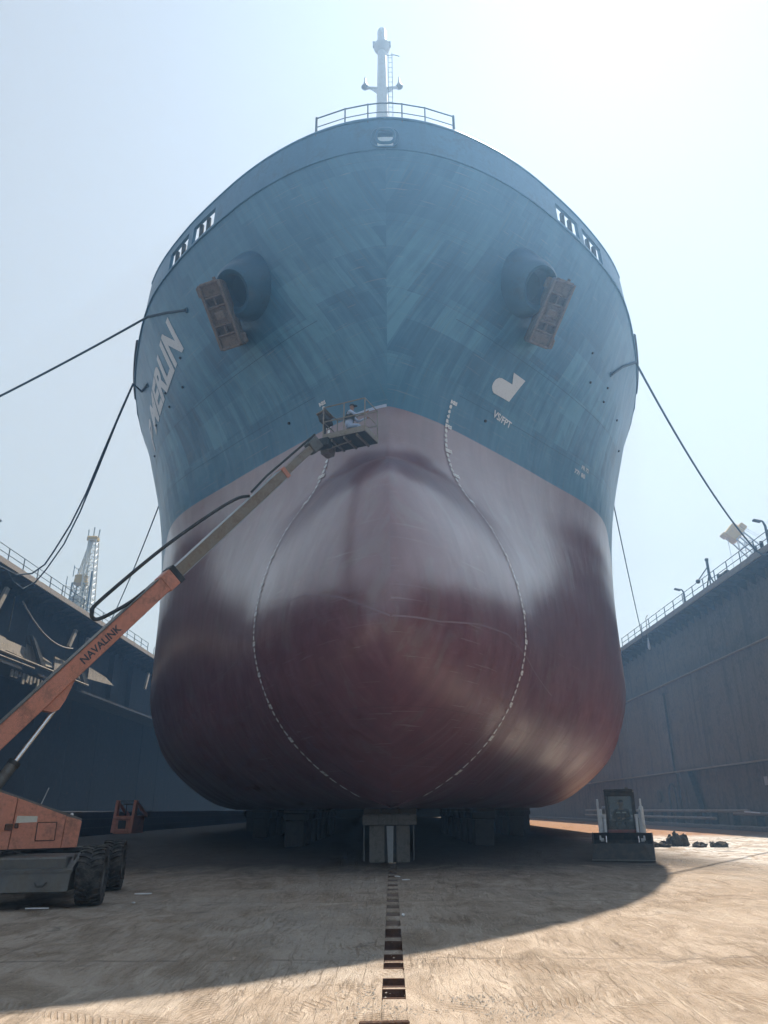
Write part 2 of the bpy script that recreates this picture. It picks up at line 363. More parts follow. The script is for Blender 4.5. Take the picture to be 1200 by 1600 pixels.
def crom(x,y,xq):
    x=np.asarray(x,float);y=np.asarray(y,float)
    h=np.diff(x);hh=h.reshape((-1,)+(1,)*(y.ndim-1));d=np.diff(y,axis=0)/hh
    m=np.zeros_like(y);m[1:-1]=(d[:-1]*hh[1:]+d[1:]*hh[:-1])/(hh[:-1]+hh[1:]);m[0]=d[0];m[-1]=d[-1]
    i=np.clip(np.searchsorted(x,xq,side='right')-1,0,len(x)-2)
    sh=(-1,)+(1,)*(y.ndim-1);t=((xq-x[i])/h[i]).reshape(sh);H=h[i].reshape(sh)
    return (2*t**3-3*t**2+1)*y[i]+(t**3-2*t**2+t)*H*m[i]+(-2*t**3+3*t**2)*y[i+1]+(t**3-t**2)*H*m[i+1]
U=[0,.03,.10,.22,.42,.68]
def hull_grid(nc=110,nr=150):
    rows=[]
    for z,tip,p,hb in HT:
        pts=[(hb[0]*u**p,tip+(24-tip)*u if tip<24 else tip-(tip-24)*u) for u in U]+list(zip(hb,ST))
        rows.append(pts)
    C=np.array(rows)                      # row,col,(x,Y)
    ref=C[9:].mean(0)                      # common column parameter
    t=np.r_[0,np.cumsum(np.sqrt(np.hypot(*np.diff(ref,axis=0).T)))]
    tq=np.r_[np.linspace(0,t[13],nc-8,endpoint=False),np.linspace(t[13],t[-1],8)]
    Cc=C.transpose(1,0,2); gh=Cc[1:3][::-1]*np.array([-1,1.]); C2=crom(np.r_[-t[2],-t[1],t],np.concatenate([gh,Cc]),tq)
    Z=np.array([r[0] for r in HT])
    ctl=np.concatenate([C2,np.broadcast_to(Z[None,:,None],C2.shape[:2]+(1,))],2).transpose(1,0,2) # row,col,3 (x,Y,z)
    v=np.r_[0,np.cumsum(np.linalg.norm(np.diff(ctl,axis=0),axis=2)[:,:60].mean(1))]
    vq=np.linspace(0,v[-1],nr)
    G=crom(v,ctl,vq)
    G[:,0,0]=0; G[...,0]=np.maximum(G[...,0],0); G[...,2]=np.maximum(G[...,2],0)
    return G

ANCH_L = ((-6.439, 23.7, 19.483), (-.018, -.782, -.623), (-.29, -.592, .752), (-.957, .194, -.216))
ANCH_R = ((6.404, 23.9, 19.534), (.02, -.784, -.621), (.355, -.575, .737), (-.934, -.236, .267))
ROPE_L2 = [(-13.60, 33.98, 22.86), (-14.90, 36.11, 22.53), (-17.40, 40.27, 21.84), (-20.00, 44.72, 21.25), (-22.50, 48.56, 20.48), (-24.70, 51.41, 19.57), (-25.90, 52.77, 18.93), (-26.80, 52.88, 18.27), (-27.30, 51.58, 17.78), (-27.42, 49.46, 17.74), (-27.42, 46.01, 17.74)]
ROPE_L3 = [(-13.70, 34.17, 22.90), (-15.70, 37.58, 22.54), (-18.50, 42.42, 21.78), (-21.50, 47.54, 21.03), (-24.00, 51.27, 20.01), (-26.00, 53.31, 18.70), (-26.80, 53.59, 17.79), (-27.30, 52.94, 17.10), (-27.40, 51.49, 17.26), (-27.44, 50.17, 17.92)]
SCRAPS = [(-5.32, 17.66, .42, .12, .1, 'long pale plastic scrap on the floor beside the boom lift wheels'), (.12, 21.6, .13, .3, .4, 'white scrap beside the pocket line close to the keel block'), (.34, 20.6, .22, .1, 0, 'thin white scrap right of the pocket line near the keel block'), (.17, 13.95, .06, .3, 0, 'narrow white scrap at the edge of the pocket line'), (-5.0, 16.0, .07, .07, 0, 'tiny white scrap in front of the boom lift wheel'), (-6.5, 15.2, .5, .08, .05, 'pale crumbs below the boom lift chassis')]
STONES = [(.75, 8.1, .16, .12, 110, .004, .013), (1.15, 7.6, .25, .12, 200, .003, .010), (-.28, 10.3, .12, .22, 60, .004, .014), (.0, 7.75, .22, .1, 80, .004, .012), (-.3, 8.2, .1, .3, 60, .005, .015), (2.5, 9, 2.5, 1.2, 160, .003, .009), (-2, 9, 2.2, 1, 140, .003, .009), (0, 14, 4, 3, 160, .005, .012)]
CLODS = [(12.99, 37.2, .8, .55, 'largest dark dirt clod lying right of the skid loader'), (13.9, 36.0, 1.4, .18, 'low dark dirt streak right of the largest clod'), (12.0, 36.4, .7, .22, 'small dark clods beside the skid loader bucket')]

G = hull_grid(150, 190)
def warp(x, y): return x - .008 * (y - 22)
ROWZ = G[:, 0, 2]
def hull_row(zk):
    i = int(np.clip(np.searchsorted(ROWZ, zk) - 1, 0, len(ROWZ) - 2)); f = (zk - ROWZ[i]) / (ROWZ[i + 1] - ROWZ[i])
    return G[i, :, :2] * (1 - f) + G[i + 1, :, :2] * f
def hull_pt(side, zk, Y=None, s=None, y0=None, off=0.):
    """point on the shell at height zk above the keel: at station Y, or at arc length s aft of station y0"""
    r = hull_row(zk)
    if s is not None:
        L = np.r_[0, np.cumsum(np.hypot(*np.diff(r, axis=0).T))]; l0 = np.interp(y0, r[:, 1], L) if y0 > r[0, 1] else 0
        x = np.interp(l0 + s, L, r[:, 0]); Y = np.interp(l0 + s, L, r[:, 1])
    else: x = np.interp(Y, r[:, 1], r[:, 0])
    if off:
        r2 = hull_row(zk + .1); x2 = np.interp(Y, r2[:, 1], r2[:, 0]); xb = np.interp(Y + .1, r[:, 1], r[:, 0])
        n = Vector((1, -(xb - x) / .1, -(x2 - x) / .1)).normalized() * off
    else: n = Vector((0, 0, 0))
    return Vector((side * warp(side * (x + n.x) , Y) if False else side * (x + n.x) - .008 * (Y - 22), Y + n.y, KEEL + zk + n.z))
def hull_material():
    m, t, b, o = nodes('ship_hull_paint'); uv = N(t, 'UVMap').outputs[0]; p = pos(t)
    s = N(t, 'SeparateXYZ'); t.links.new(uv, s.inputs[0]); zk = s.outputs[1]
    # roller-painted rectangles and plate tones
    def bricks(w_, h_, off, seed):
        br = N(t, 'TexBrick'); br.offset = off; br.inputs['Scale'].default_value = 1; br.inputs['Brick Width'].default_value = w_; br.inputs['Row Height'].default_value = h_
        br.inputs['Mortar Size'].default_value = 0; br.inputs['Color1'].default_value = (0, 0, 0, 1); br.inputs['Color2'].default_value = (1, 1, 1, 1); br.inputs['Bias'].default_value = 0
        wv = mapping(t, uv, (1, 1, 1), (0, 0, 0), (seed * 3.7, seed * 1.3, 0)); t.links.new(wv, br.inputs[0]); return br.outputs[0]
    n_big = noise(t, p, .16, 4, .6); n_mid = noise(t, p, .8, 6, .65); n_fine = noise(t, p, 7, 5, .65)
    st = noise(t, mapping(t, uv, (2.6, .22, 1)), 1, 4, .65, .4, '2D'); st2 = noise(t, mapping(t, uv, (9, .5, 1)), 1, 3, .6, 0, '2D')
    b1 = bricks(1.15, 2.3, .5, 1); b2 = bricks(2.9, 1.25, .37, 2); b3 = bricks(7.5, 2.45, .4, 3)
    v = math_(t, 'ADD', math_(t, 'ADD', math_(t, 'MULTIPLY', b1, .24), math_(t, 'MULTIPLY', b2, .18)), math_(t, 'ADD', math_(t, 'MULTIPLY', st, .5), math_(t, 'MULTIPLY', n_mid, .35)))
    up = math_(t, 'ADD', .35, math_(t, 'MULTIPLY', math_(t, 'MULTIPLY', sstep(t, zk, 13.6, 15.2), math_(t, 'SUBTRACT', 1, sstep(t, zk, 17.6, 20.2))), .65))
    sb = N(t, 'TexBrick'); sb.offset = .45; sb.inputs['Scale'].default_value = 1; sb.inputs['Brick Width'].default_value = 7.6; sb.inputs['Row Height'].default_value = 2.45; sb.inputs['Mortar Size'].default_value = .012; sb.inputs['Mortar Smooth'].default_value = .5; t.links.new(uv, sb.inputs[0]); weld = sb.outputs['Fac']
    v = math_(t, 'ADD', math_(t, 'MULTIPLY', math_(t, 'SUBTRACT', v, .62), up), .62)
    teal = ramp(t, v, [(.34, (.016, .085, .165)), (.58, (.038, .165, .29)), (.80, (.10, .285, .42))])
    teal = mix(t, math_(t, 'MULTIPLY', sstep(t, st2, .58, .72), .22), teal, (.13, .18, .18))
    r_ = math_(t, 'ADD', math_(t, 'MULTIPLY', n_mid, .6), math_(t, 'MULTIPLY', st, .4))
    red = ramp(t, r_, [(.30, (.13, .045, .062)), (.52, (.185, .070, .092)), (.75, (.25, .115, .145))])
    blot = sstep(t, noise(t, mapping(t, uv, (.9, .55, 1), (0, 0, .3)), .9, 5, .7, .8, '2D'), .54, .68)
    bz = math_(t, 'MULTIPLY', math_(t, 'MULTIPLY', blot, math_(t, 'SUBTRACT', 1, sstep(t, zk, 10.5, 12))), .42)
    red = mix(t, bz, red, (.20, .15, .16))
    k = mix(t, math_(t, 'GREATER_THAN', math_(t, 'ADD', zk, math_(t, 'MULTIPLY', math_(t, 'SUBTRACT', n_fine, .5), .02)), 13.0), red, teal)
    scr = sstep(t, noise(t, mapping(t, uv, (.5, 22, 1), (0, 0, -.25)), 1, 2, .5, .5, '2D'), .70, .74)
    k = mix(t, math_(t, 'MULTIPLY', scr, .28), k, (.40, .36, .36))
    k = mix(t, math_(t, 'MULTIPLY', weld, .22), k, (.03, .03, .04))
    t.links.new(k, b.inputs['Base Color'])
    wet = sstep(t, noise(t, mapping(t, uv, (.5, .35, 1)), .7, 3, .6, 0, '2D'), .4, .65)
    rg = mix(t, sstep(t, zk, 12.95, 13.05), mix(t, wet, (.40, .40, .40), (.54, .54, .54)), (.42, .42, .42))
    t.links.new(rg, b.inputs['Roughness']); b.inputs['Specular IOR Level'].default_value = .5
    t.links.new(math_(t, 'SUBTRACT', math_(t, 'ADD', .1, math_(t, 'MULTIPLY', sstep(t, math_(t, 'ADD', zk, math_(t, 'MULTIPLY', n_mid, 2)), 4.4, 7.2), .8)), math_(t, 'MULTIPLY', sstep(t, zk, 12.99, 13.01), .80)), b.inputs['Coat Weight']); b.inputs['Coat Roughness'].default_value = .28; b.inputs['Coat IOR'].default_value = 2.4
    # slight dishing of the plates between frames, orange peel
    fr = math_(t, 'MULTIPLY', math_(t, 'COSINE', math_(t, 'MULTIPLY', s.outputs[0], 2 * math.pi / .8)), math_(t, 'COSINE', math_(t, 'MULTIPLY', zk, 2 * math.pi / 2.45)))
    h = math_(t, 'ADD', math_(t, 'MULTIPLY', noise(t, mapping(t, uv, (.9, .55, 1)), 1, 2, .5, .3, '2D'), 1), math_(t, 'MULTIPLY', fr, .05))
    nrm = bump(t, h, .6, .10); nrm = bump(t, weld, .35, .012, nrm); nrm = bump(t, n_fine, .10, .01, nrm)
    t.links.new(nrm, b.inputs['Normal'])
    return m
M['hull'] = hull_material()
SHIP = thing('cargo_ship', 'huge teal and dark red cargo ship bow with bulbous stem on keel blocks', 'ship', (0, 22, KEEL))
def build_hull():
    nr, nc = G.shape[:2]; V = []; UV = []
    for side in (1, -1):
        for i in range(nr):
            L = np.r_[0, np.cumsum(np.hypot(*np.diff(G[i, :, :2], axis=0).T))]; L = L - np.interp(24, G[i, :, 1], L) + 24
            for j in range(nc):
                x, y, z = G[i, j]; V.append((side * x - .008 * (y - 22), y - 22, z)); UV.append((side * L[j], z))
    F = []
    for sd in (0, 1):
        o = sd * nr * nc
        for i in range(nr - 1):
            for j in range(nc - 1):
                q = (o + i * nc + j, o + i * nc + j + 1, o + (i + 1) * nc + j + 1, o + (i + 1) * nc + j)
                F.append(q if sd == 0 else q[::-1])
    bo = [j for j in range(nc)]; 
    for j in range(nc - 1): F.append((j, nr * nc + j, nr * nc + j + 1, j + 1))                       # flat bottom
    for i in range(nr - 1): F.append((i * nc + nc - 1, nr * nc + i * nc + nc - 1, nr * nc + (i + 1) * nc + nc - 1, (i + 1) * nc + nc - 1))  # transom
    me = bpy.data.meshes.new('hull'); me.from_pydata(V, [], F); ul = me.uv_layers.new(name='UVMap')
    li = np.zeros(len(me.loops), int); me.loops.foreach_get('vertex_index', li); ul.data.foreach_set('uv', np.array(UV)[li].ravel())
    bm = bmesh.new(); bm.from_mesh(me); bmesh.ops.remove_doubles(bm, verts=[v for v in bm.verts if abs(v.co.x + .008 * v.co.y) < 1e-5], dist=1e-5); bmesh.ops.recalc_face_normals(bm, faces=bm.faces[:]); bm.to_mesh(me); bm.free()
    me.polygons.foreach_set('use_smooth', [True] * len(me.polygons)); me.materials.append(M['hull'])
    o = bpy.data.objects.new('hull', me); col.objects.link(o); o.parent = SHIP
    return o
HULL = build_hull()
M['bulwark'] = grunge('bulwark_paint', (.05, .175, .30), .40, 0, (.04, .07, .08), .3, 1.2, .12, .05, .2)
def build_bulwark():
    top = G[-1]; L = np.r_[0, np.cumsum(np.hypot(*np.diff(top[:, :2], axis=0).T))]
    lq = np.r_[np.arange(0, 22, .1), np.arange(22, L[-1], 2.)]
    X = np.interp(lq, L, top[:, 0]); Y = np.interp(lq, L, top[:, 1]); Z0 = 22.5
    rows = [-.02, .16, .78, 1.1, 1.58]
    def opn(l, y, r):
        if r == 1 and l < .29: return True
        return r in (1, 2) and any(a <= y < b for a, b in OPEN)
    mbo = MB()
    for side in (1, -1):
        P = []; n = len(lq)
        tx = np.gradient(X, lq); ty = np.gradient(Y, lq)
        for inner in (0, 1):
            for r, h in enumerate(rows):
                lean = .08 * h / 1.58
                for j in range(n):
                    hh = h if Y[j] < 29.5 else rows[0] + (h - rows[0]) * max(.22, 1 - (Y[j] - 29.5) / 1.7 * .78)
                    nx, ny = ty[j], -tx[j]; q = math.hypot(nx, ny) or 1; k = (.03 if inner == 0 else -.11)
                    x = side * (X[j] + nx / q * (k - lean)); y = Y[j] + ny / q * (k - lean)
                    P.append((x - .008 * (y - 22), y, KEEL + Z0 + hh))
        F = []; m = len(rows); I = lambda a, r, j: a * m * n + r * n + j
        for j in range(n - 1):
            for r in range(m - 1):
                hole = opn(lq[j], Y[j], r)
                if not hole:
                    F.append((I(0, r, j), I(0, r, j + 1), I(0, r + 1, j + 1), I(0, r + 1, j))); F.append((I(1, r, j), I(1, r + 1, j), I(1, r + 1, j + 1), I(1, r, j + 1)))
                for (dj, dr) in ((1, 0), (-1, 0), (0, 1), (0, -1)):
                    if hole and 0 <= j + dj < n - 1 and not opn(lq[j + dj], Y[j + dj], r + dr):
                        if dr == 0: jj = j + (dj > 0); F.append((I(0, r, jj), I(0, r + 1, jj), I(1, r + 1, jj), I(1, r, jj)))
                        else: rr = r + (dr > 0); F.append((I(0, rr, j), I(0, rr, j + 1), I(1, rr, j + 1), I(1, rr, j)))
            F.append((I(0, m - 1, j), I(0, m - 1, j + 1), I(1, m - 1, j + 1), I(1, m - 1, j)))
        mbo.add(P, F)
    ob = mbo.build('bulwark', M['bulwark'], SHIP, 35)
    # rounded top rail bar and a half-round knuckle bar
    for side in (1, -1):
        m1 = MB(); k = [j for j in range(len(lq)) if Y[j] < 29.5][::3]
        m1.tube([(side * max(0, X[j] - .06) - .008 * (Y[j] - 22), Y[j] + .03, KEEL + Z0 + 1.59) for j in k], .06, 8); m1.build('bulwark_rail', M['bulwark'], SHIP, 60)
        m1 = MB(); k = [j for j in range(len(lq)) if Y[j] < 60][::3]
        m1.tube([(side * (X[j] + .03) - .008 * (Y[j] - 22), Y[j] - .01, KEEL + Z0) for j in k], .035, 6); m1.build('knuckle_bar', M['bulwark'], SHIP, 60)
    # roller posts inside the side openings
    for side in (1, -1):
        for a, b in OPEN:
            for q in (.12, .5, .85):
                y = a + (b - a) * q; x = np.interp(y, Y, X) - .18
                MB().tube([(side * x - .008 * (y - 22), y + .1, KEEL + Z0 + .1), (side * x - .008 * (y - 22), y + .1, KEEL + Z0 + 1.1)], .10, 10).build('roller_post', M['dark_steel'], SHIP, 40)
    # deck
    d = MB(); jj = list(range(0, len(lq), 4)); P = []
    for j in jj: P += [(X[j] - .16 - .008 * (Y[j] - 22), Y[j] + .1, KEEL + Z0 - .25), (-X[j] + .16 - .008 * (Y[j] - 22), Y[j] + .1, KEEL + Z0 - .25)]
    d.add(P, [(2 * i, 2 * i + 1, 2 * i + 3, 2 * i + 2) for i in range(1, len(jj) - 1)]); d.build('deck', M['dark_steel'], SHIP)
    return X, Y, lq
OPEN = [(24.05, 25.2), (25.5, 26.9)]
BX, BY, BL = build_bulwark()
def bul(l, side, h, inn=0.):
    x = np.interp(l, BL, BX); y = np.interp(l, BL, BY); return Vector((side * (x - inn) - .008 * (y - 22), y + inn * .5, KEEL + 22.5 + h))

# ================================================================ DOCK WALLS
M['wall_pale'] = grunge('weathered_dock_plate', (.19, .16, .122), .8, 0, (.045, .042, .042), .55, .7, .45, .25, .85, .45)
M['wall_dark'] = grunge('dark_dock_plate', (.022, .029, .042), .75, 0, (.012, .013, .016), .45, .5, .35, .25, .6, .3)  # dark plate paint, lowered further to carry the wall's deep shade
M['wall_lit'] = grunge('sunlit_plate', (.36, .32, .26), .85, 0, (.10, .085, .07), .5, .8, .3, .3, .6, .5)  # paler copy of the dock plate, sunlight put into its colour
M['edge'] = grunge('deck_edge_plate', (.34, .30, .26), .8, 0, (.14, .11, .09), .4, 1.2, .2, .2)
M['rail_paint'] = grunge('rail_paint', (.10, .15, .18), .6, 0, (.1, .06, .04), .4, 4, .3, .1)
def share(src, name, loc, parent, rz=0):
    o = bpy.data.objects.new(name, src.data); col.objects.link(o); o.parent = parent; o.location = loc; o.rotation_euler = (0, 0, rz); return o
def dock_wall(sgn, xe, label, plate_mat, bands, y0, dy, ncol, xcore):
    """sgn +1: wall on the +x side; xe: x of the deck edge; bands: (z0, z1, x face)"""
    root = thing('dock_wing_wall', label, 'dock wall', (xe, 40, 0))
    MB().box((xcore + sgn * 3, 102.2, 9.0), (6, 208, 18.0)).build('wall_core', plate_mat, root)
    MB().box((xe + sgn * 4.2, 102.2, 18.24), (8.3, 208.4, .40)).build('top_deck', M['dark_steel'], root)
    MB().box((xe - sgn * .02, 102.2, 18.35), (.12, 208.6, .42)).build('deck_edge', M['edge'], root)
    for (z0, z1, xf) in bands:
        for c in range(ncol):
            a = y0 + c * dy; j = random.uniform(-.03, .03)
            MB().cbox((xf + j + sgn * .25, a + dy / 2, (z0 + z1) / 2), (.5, dy - .035, z1 - z0 - .03), .015).build('wall_plate', plate_mat, root)
    # gussets below the overhanging deck
    ov = abs(bands[0][2] - xe)
    g0 = MB().prism([(0, 0, 0), (sgn * (ov + .2), 0, 0), (sgn * (ov + .2), 0, -1.0)], (0, -.03, 0), (0, .03, 0)).build('gusset', M['dark_steel'], root, local=True)
    g0.location = (sgn * .05, 34 - 40, 18.03)
    for i in range(1, 48): share(g0, 'gusset', (sgn * .05, 34 + i * 1.55 - 40, 18.03), root)
    # railing along the deck edge
    rl = MB()
    for z in (19.55, 19.05):
        rl.tube([(xe + sgn * .12, 32, z), (xe + sgn * .12, 84, z)], .03, 6); rl.tube([(xe + sgn * .12, 87.5, z), (xe + sgn * .12, 110, z)], .03, 6)
    rl.build('handrail', M['rail_paint'], root, 40)
    p0 = MB().tube([(0, 0, 18.4), (0, 0, 19.57)], .042, 6).build('rail_post', M['rail_paint'], root, 40, local=True); p0.location = (sgn * .12, 32 - 40, 0)
    y = 32
    for i in range(1, 34):
        y += 2.36
        share(p0, 'rail_post', (sgn * .12, y - 40, 0), root)
    return root
RW = dock_wall(1, 26.3, 'pale weathered steel dock wall behind the skid loader', M['wall_pale'], [(12.95, 18.0, 27.75), (4.80, 12.9, 27.25), (0.0, 4.72, 27.55)], 29.8, 7.4, 12, 27.9)
MB().box((27.12, 80, 4.78), (.5, 180, .10)).build('ledge', M['edge'], RW)
MB().box((27.2, 80, 12.95), (.35, 180, .08)).build('ledge', M['edge'], RW)
for z, x, (a, b_) in ((1.35, 26.75, (60, 110)), (.78, 26.6, (66, 110)), (1.15, 26.7, (50, 62.5))):
    pp = MB().tube([(x, a, z), (x, b_, z)], .13, 10).build('service_pipe', M['edge'], RW, 40)
for i in range(14):
    MB().box((26.9, 50.5 + i * 4.1, .62), (.5, .18, 1.24)).build('pipe_bracket', M['dark_steel'], RW)
MB().cbox((26.7, 80, .16), (1.2, 180, .3), .05).build('kerb', M['concrete'], RW)
# arched hatch, oval opening and raking strut of the lower band
arc = [(27.26, 76.2 + 1.0 * 0, .4)] + [(27.26, 77.1 - .9 * math.cos(a), 2.9 + .9 * math.sin(a)) for a in np.linspace(0, math.pi, 9)] + [(27.26, 78.0, .4)]
MB().tube(arc, .09, 6).build('hatch_frame', M['dark_steel'], RW, 40)
MB().lathe([(0, .02), (.5, .02), (.62, .0), (.62, -.04)], (27.27, 81.1, 2.7), (-1, 0, 0), 20).build('oval_cover', M['dark_steel'], RW, 30)
MB().prism([(26.95, 71.6, 4.7), (26.95, 73.6, 4.7), (26.95, 70.6, .3), (26.95, 69.2, .3)], (0, 0, 0), (.4, 0, 0)).build('strut', M['dark_steel'], RW)
MB().tube([(27.2, 75.0, 4.6), (27.1, 74.6, .3)], .10, 8).build('drain_pipe', M['dark_steel'], RW, 40)
MB().box((27.1, 75.2, 8.4), (.16, .16, 7.6)).build('seam_bar', M['dark_steel'], RW)
for (y, z, w_) in ((57.5, 3.4, .55), (56.6, 3.4, .45)): MB().box((27.27, y, z), (.03, w_, .6)).build('notice_plate', M['galv'], RW)
MB().tube([(26.6, 57.9, 1.22), (26.55, 60.3, 1.30)], .06, 6).build('loose_pipe', M['white_paint'], RW, 40)
LW = dock_wall(-1, -27.6, 'dark dock wall with sunlit ledge behind the boom lift', M['wall_dark'], [(12.0, 18.0, -29.6), (0.0, 11.9, -31.3)], 29.8, 7.4, 12, -31.4)
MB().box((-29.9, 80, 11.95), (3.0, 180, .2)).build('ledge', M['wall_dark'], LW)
random.seed(21)
y = 40.
while y < 68.5:                                  # plates of the lit band; ragged outline stands for broken sunlight
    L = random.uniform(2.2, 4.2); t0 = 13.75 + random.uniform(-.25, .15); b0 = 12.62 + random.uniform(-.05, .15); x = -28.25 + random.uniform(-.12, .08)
    MB().prism([(x, y + .03, b0), (x, y + L - .03, b0 + random.uniform(-.1, .2)), (x - .1, y + L - .05, t0 + random.uniform(-.35, .1)), (x - .1, y + .05, t0)], (0, 0, 0), (-.08, 0, 0)).build('sun_patch_plate', M['wall_lit'], LW)
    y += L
MB().prism([(-28.3, 69.6, 13.2), (-28.3, 76.5, 13.6), (-28.35, 74, 14.1), (-28.35, 69.8, 14.3)], (0, 0, 0), (-.08, 0, 0)).build('sun_patch_plate', M['wall_lit'], LW)
for y, dz in ((57.3, 0), (44.0, .1), (66.2, 0)):
    MB().prism([(-27.95, y - .35, 14.5), (-27.95, y + .35, 14.3), (-27.95, y + 3.0, 12.5), (-27.95, y + 2.2, 12.4)], (0, 0, 0), (-.3, 0, 0)).build('brace', M['dark_steel'], LW)
for z, x, r in ((12.42, -27.95, .10), (12.05, -27.9, .07)): MB().tube([(x, 36, z), (x, 69 if z > 12.2 else 58, z + .05)], r, 8).build('service_pipe', M['wall_lit'], LW, 40)
for (y, z0, z1, dy_) in ((52.2, 15.1, 17.0, .9), (65.0, 15.0, 16.8, 1.0), (68.0, 15.4, 16.7, .6), (86.4, 14.6, 16.6, .8), (46.5, 15.2, 16.9, .8)):
    MB().prism([(-27.98, y - .22, z1), (-27.98, y + .25, z1 - .05), (-27.98, y - dy_ + .2, z0), (-27.98, y - dy_ - .2, z0 + .1)], (0, 0, 0), (-.2, 0, 0)).build('fender_post', M['wall_lit'], LW)
for i in range(9):
    y = 55.2 + i * .62; h = random.uniform(.35, .8)
    MB().box((-28.15, y, 11.55 - h / 2), (.1, .25 + .2 * random.random(), h), Matrix.Rotation(random.uniform(-.4, .4), 3, 'X')).build('hanging_plate', M['wall_lit'], LW)
def sag(a, b, s, n=16):
    a = Vector(a); b = Vector(b); return [a.lerp(b, i / n) - Vector((0, 0, s * 4 * (i / n) * (1 - i / n))) for i in range(n + 1)]
MB().tube(sag((-28.0, 54.6, 16.6), (-27.95, 64.6, 15.0), .9), .06, 6).build('hanging_hose', M['rope_pale'], LW, 60)
MB().tube(sag((-29.4, 56, 14.6), (-29.4, 56, 17.6), 0), .05, 6).build('hanging_hose', M['rope_pale'], LW, 60)
for y in (69.5, 78, 84): MB().box((-29.3, y, 14.5), (.5, .35, 5)).build('stiffener', M['wall_dark'], LW)
MB().cbox((-30.2, 80, .2), (1.6, 180, .4), .05).build('kerb', M['wall_dark'], LW)
MB().cbox((-23.4, 82, .85), (2.0, 96, 1.7), .05).build('added_screen', M['wall_dark'], LW)  # dark screen added to hide the sunlit floor strip along this wall
for z in (.55, 1.15): MB().box((-22.36, 82, z), (.08, 96, .05)).build('screen_rail', M['dark_steel'], LW)

# ================================================================ KEEL AND BILGE BLOCKS
def block_parts(root):
    x0 = -.1
    for (xa, xb, y_) in ((-.68, -.16, 0), (.24, .70, .03)):
        MB().cbox((x0 + (xa + xb) / 2, .75 + y_, .575), (xb - xa, 1.5, 1.15), .03).build('concrete_leg', M['concrete'], root, local=True)
    MB().box((x0 + .04, .85, .575), (.40, 1.4, 1.15)).build('web_plate', M['dark_steel'], root, local=True)
    MB().prism([(x0 - .05, .12, 0), (x0 + .12, .12, 0), (x0 + .15, .12, 1.13), (x0 - .09, .12, 1.13)], (0, 0, 0), (0, .05, 0)).build('gusset_plate', M['galv'], root, local=True)
    for xx in (-.86, .83): MB().box((x0 + xx, .2, .6), (.04, .14, 1.1)).build('side_strap', M['grey_steel'], root, local=True)
    MB().cbox((x0 + .02, .72, 1.33), (1.86, 1.6, .34), .03).build('cap_beam', M['concrete'], root, local=True)
    for i in range(3): MB().cbox((x0 - .58 + i * .61, .72, 1.595), (.595, 1.5, .18), .015).build('cap_timber', M['timber'], root, local=True)
kb = thing('keel_block', 'concrete and timber keel block under the stem at the head of the row', 'keel block', (0, 27.35, 0), 0, 'blocks under the hull')
block_parts(kb)
M['dim_concrete'] = grunge('shade_dark_concrete', (.10, .095, .09), .95, 0, (.04, .038, .036), .5, 4, .3, .5, .4)  # darker copy of the block concrete, hull shade put into its colour
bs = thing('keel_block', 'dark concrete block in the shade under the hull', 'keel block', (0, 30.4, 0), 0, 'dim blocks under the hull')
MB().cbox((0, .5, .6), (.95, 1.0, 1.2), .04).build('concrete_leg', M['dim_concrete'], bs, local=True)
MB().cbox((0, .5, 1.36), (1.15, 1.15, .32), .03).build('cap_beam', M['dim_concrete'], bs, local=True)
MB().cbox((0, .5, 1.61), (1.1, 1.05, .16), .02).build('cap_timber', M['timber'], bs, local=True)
LBL = {0: ('dark concrete block in the keel line behind the front keel block', 'blocks of the keel line'), 1: ('dim block in the row just right of the keel line', 'inner right bilge blocks'), -1: ('dim block in the row just left of the keel line', 'inner left bilge blocks'), 2: ('dim block in the second row right of the keel line', 'second right bilge blocks'), -2: ('dim block in the second row left of the keel line', 'second left bilge blocks'), 3: ('dim block in the outermost row under the right bilge', 'outer right bilge blocks'), -3: ('dim block in the outermost row under the left bilge', 'outer left bilge blocks')}
bs['label'], bs['group'] = LBL[0]
spots = [(0, 33.4 + i * 2.9, 0) for i in range(9)] + [(s * 4.6, 39 + i * 3.2, s) for s in (1, -1) for i in range(8)] + [(s * 8.3, 52 + i * 3.4, 2 * s) for s in (1, -1) for i in range(7)] + [(s * 11.2, 66 + i * 5, 3 * s) for s in (1, -1) for i in range(4)]
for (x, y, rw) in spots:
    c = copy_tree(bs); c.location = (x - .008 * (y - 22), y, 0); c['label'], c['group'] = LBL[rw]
dg_ = thing('end_blocker', 'dark gate added across the far end of the dock to cut light under the hull', 'blocker', (0, 187, 0))  # added end wall, blocks the bright floor glimpsed under the hull
MB().box((0, 188, 7), (64, 2, 14)).build('blocker_panel', M['wall_dark'], dg_)
for i in range(9): MB().box((-28 + i * 7, 186.8, 7), (.5, .4, 14)).build('blocker_rib', M['wall_dark'], dg_)

# ================================================================ SHIP DETAILS
# centre fairlead ring, bow railing
rg = MB()
for (rx_, rz_, r_, y_) in ((.335, .345, .055, 20.10), (.50, .47, .035, 20.17)):
    P = []
    for k in range(33):
        a = 2 * math.pi * k / 32; c, s_ = math.cos(a), math.sin(a)
        x = rx_ * math.copysign(abs(c) ** .7, c); P.append((x + .014, y_ + .35 * abs(x) ** 2.0 * .35, KEEL + 22.5 + .49 + rz_ * math.copysign(abs(s_) ** .7, s_)))
    rg.tube(P, r_, 8, False)
rg.build('bow_fairlead', M['bulwark'], SHIP, 60)
RA = thing('bow_railing', None, None, (0, 20.4, KEEL + 23.95)); RA.parent = SHIP; RA.location = Vector((0, 20.4, KEEL + 23.95)) - SHIP.location
ll = [-2.85, -1.65, -.75, .75, 1.65, 2.85]
def rp(l, h): return bul(abs(l), 1 if l > 0 else -1, 1.45 + h, .1)
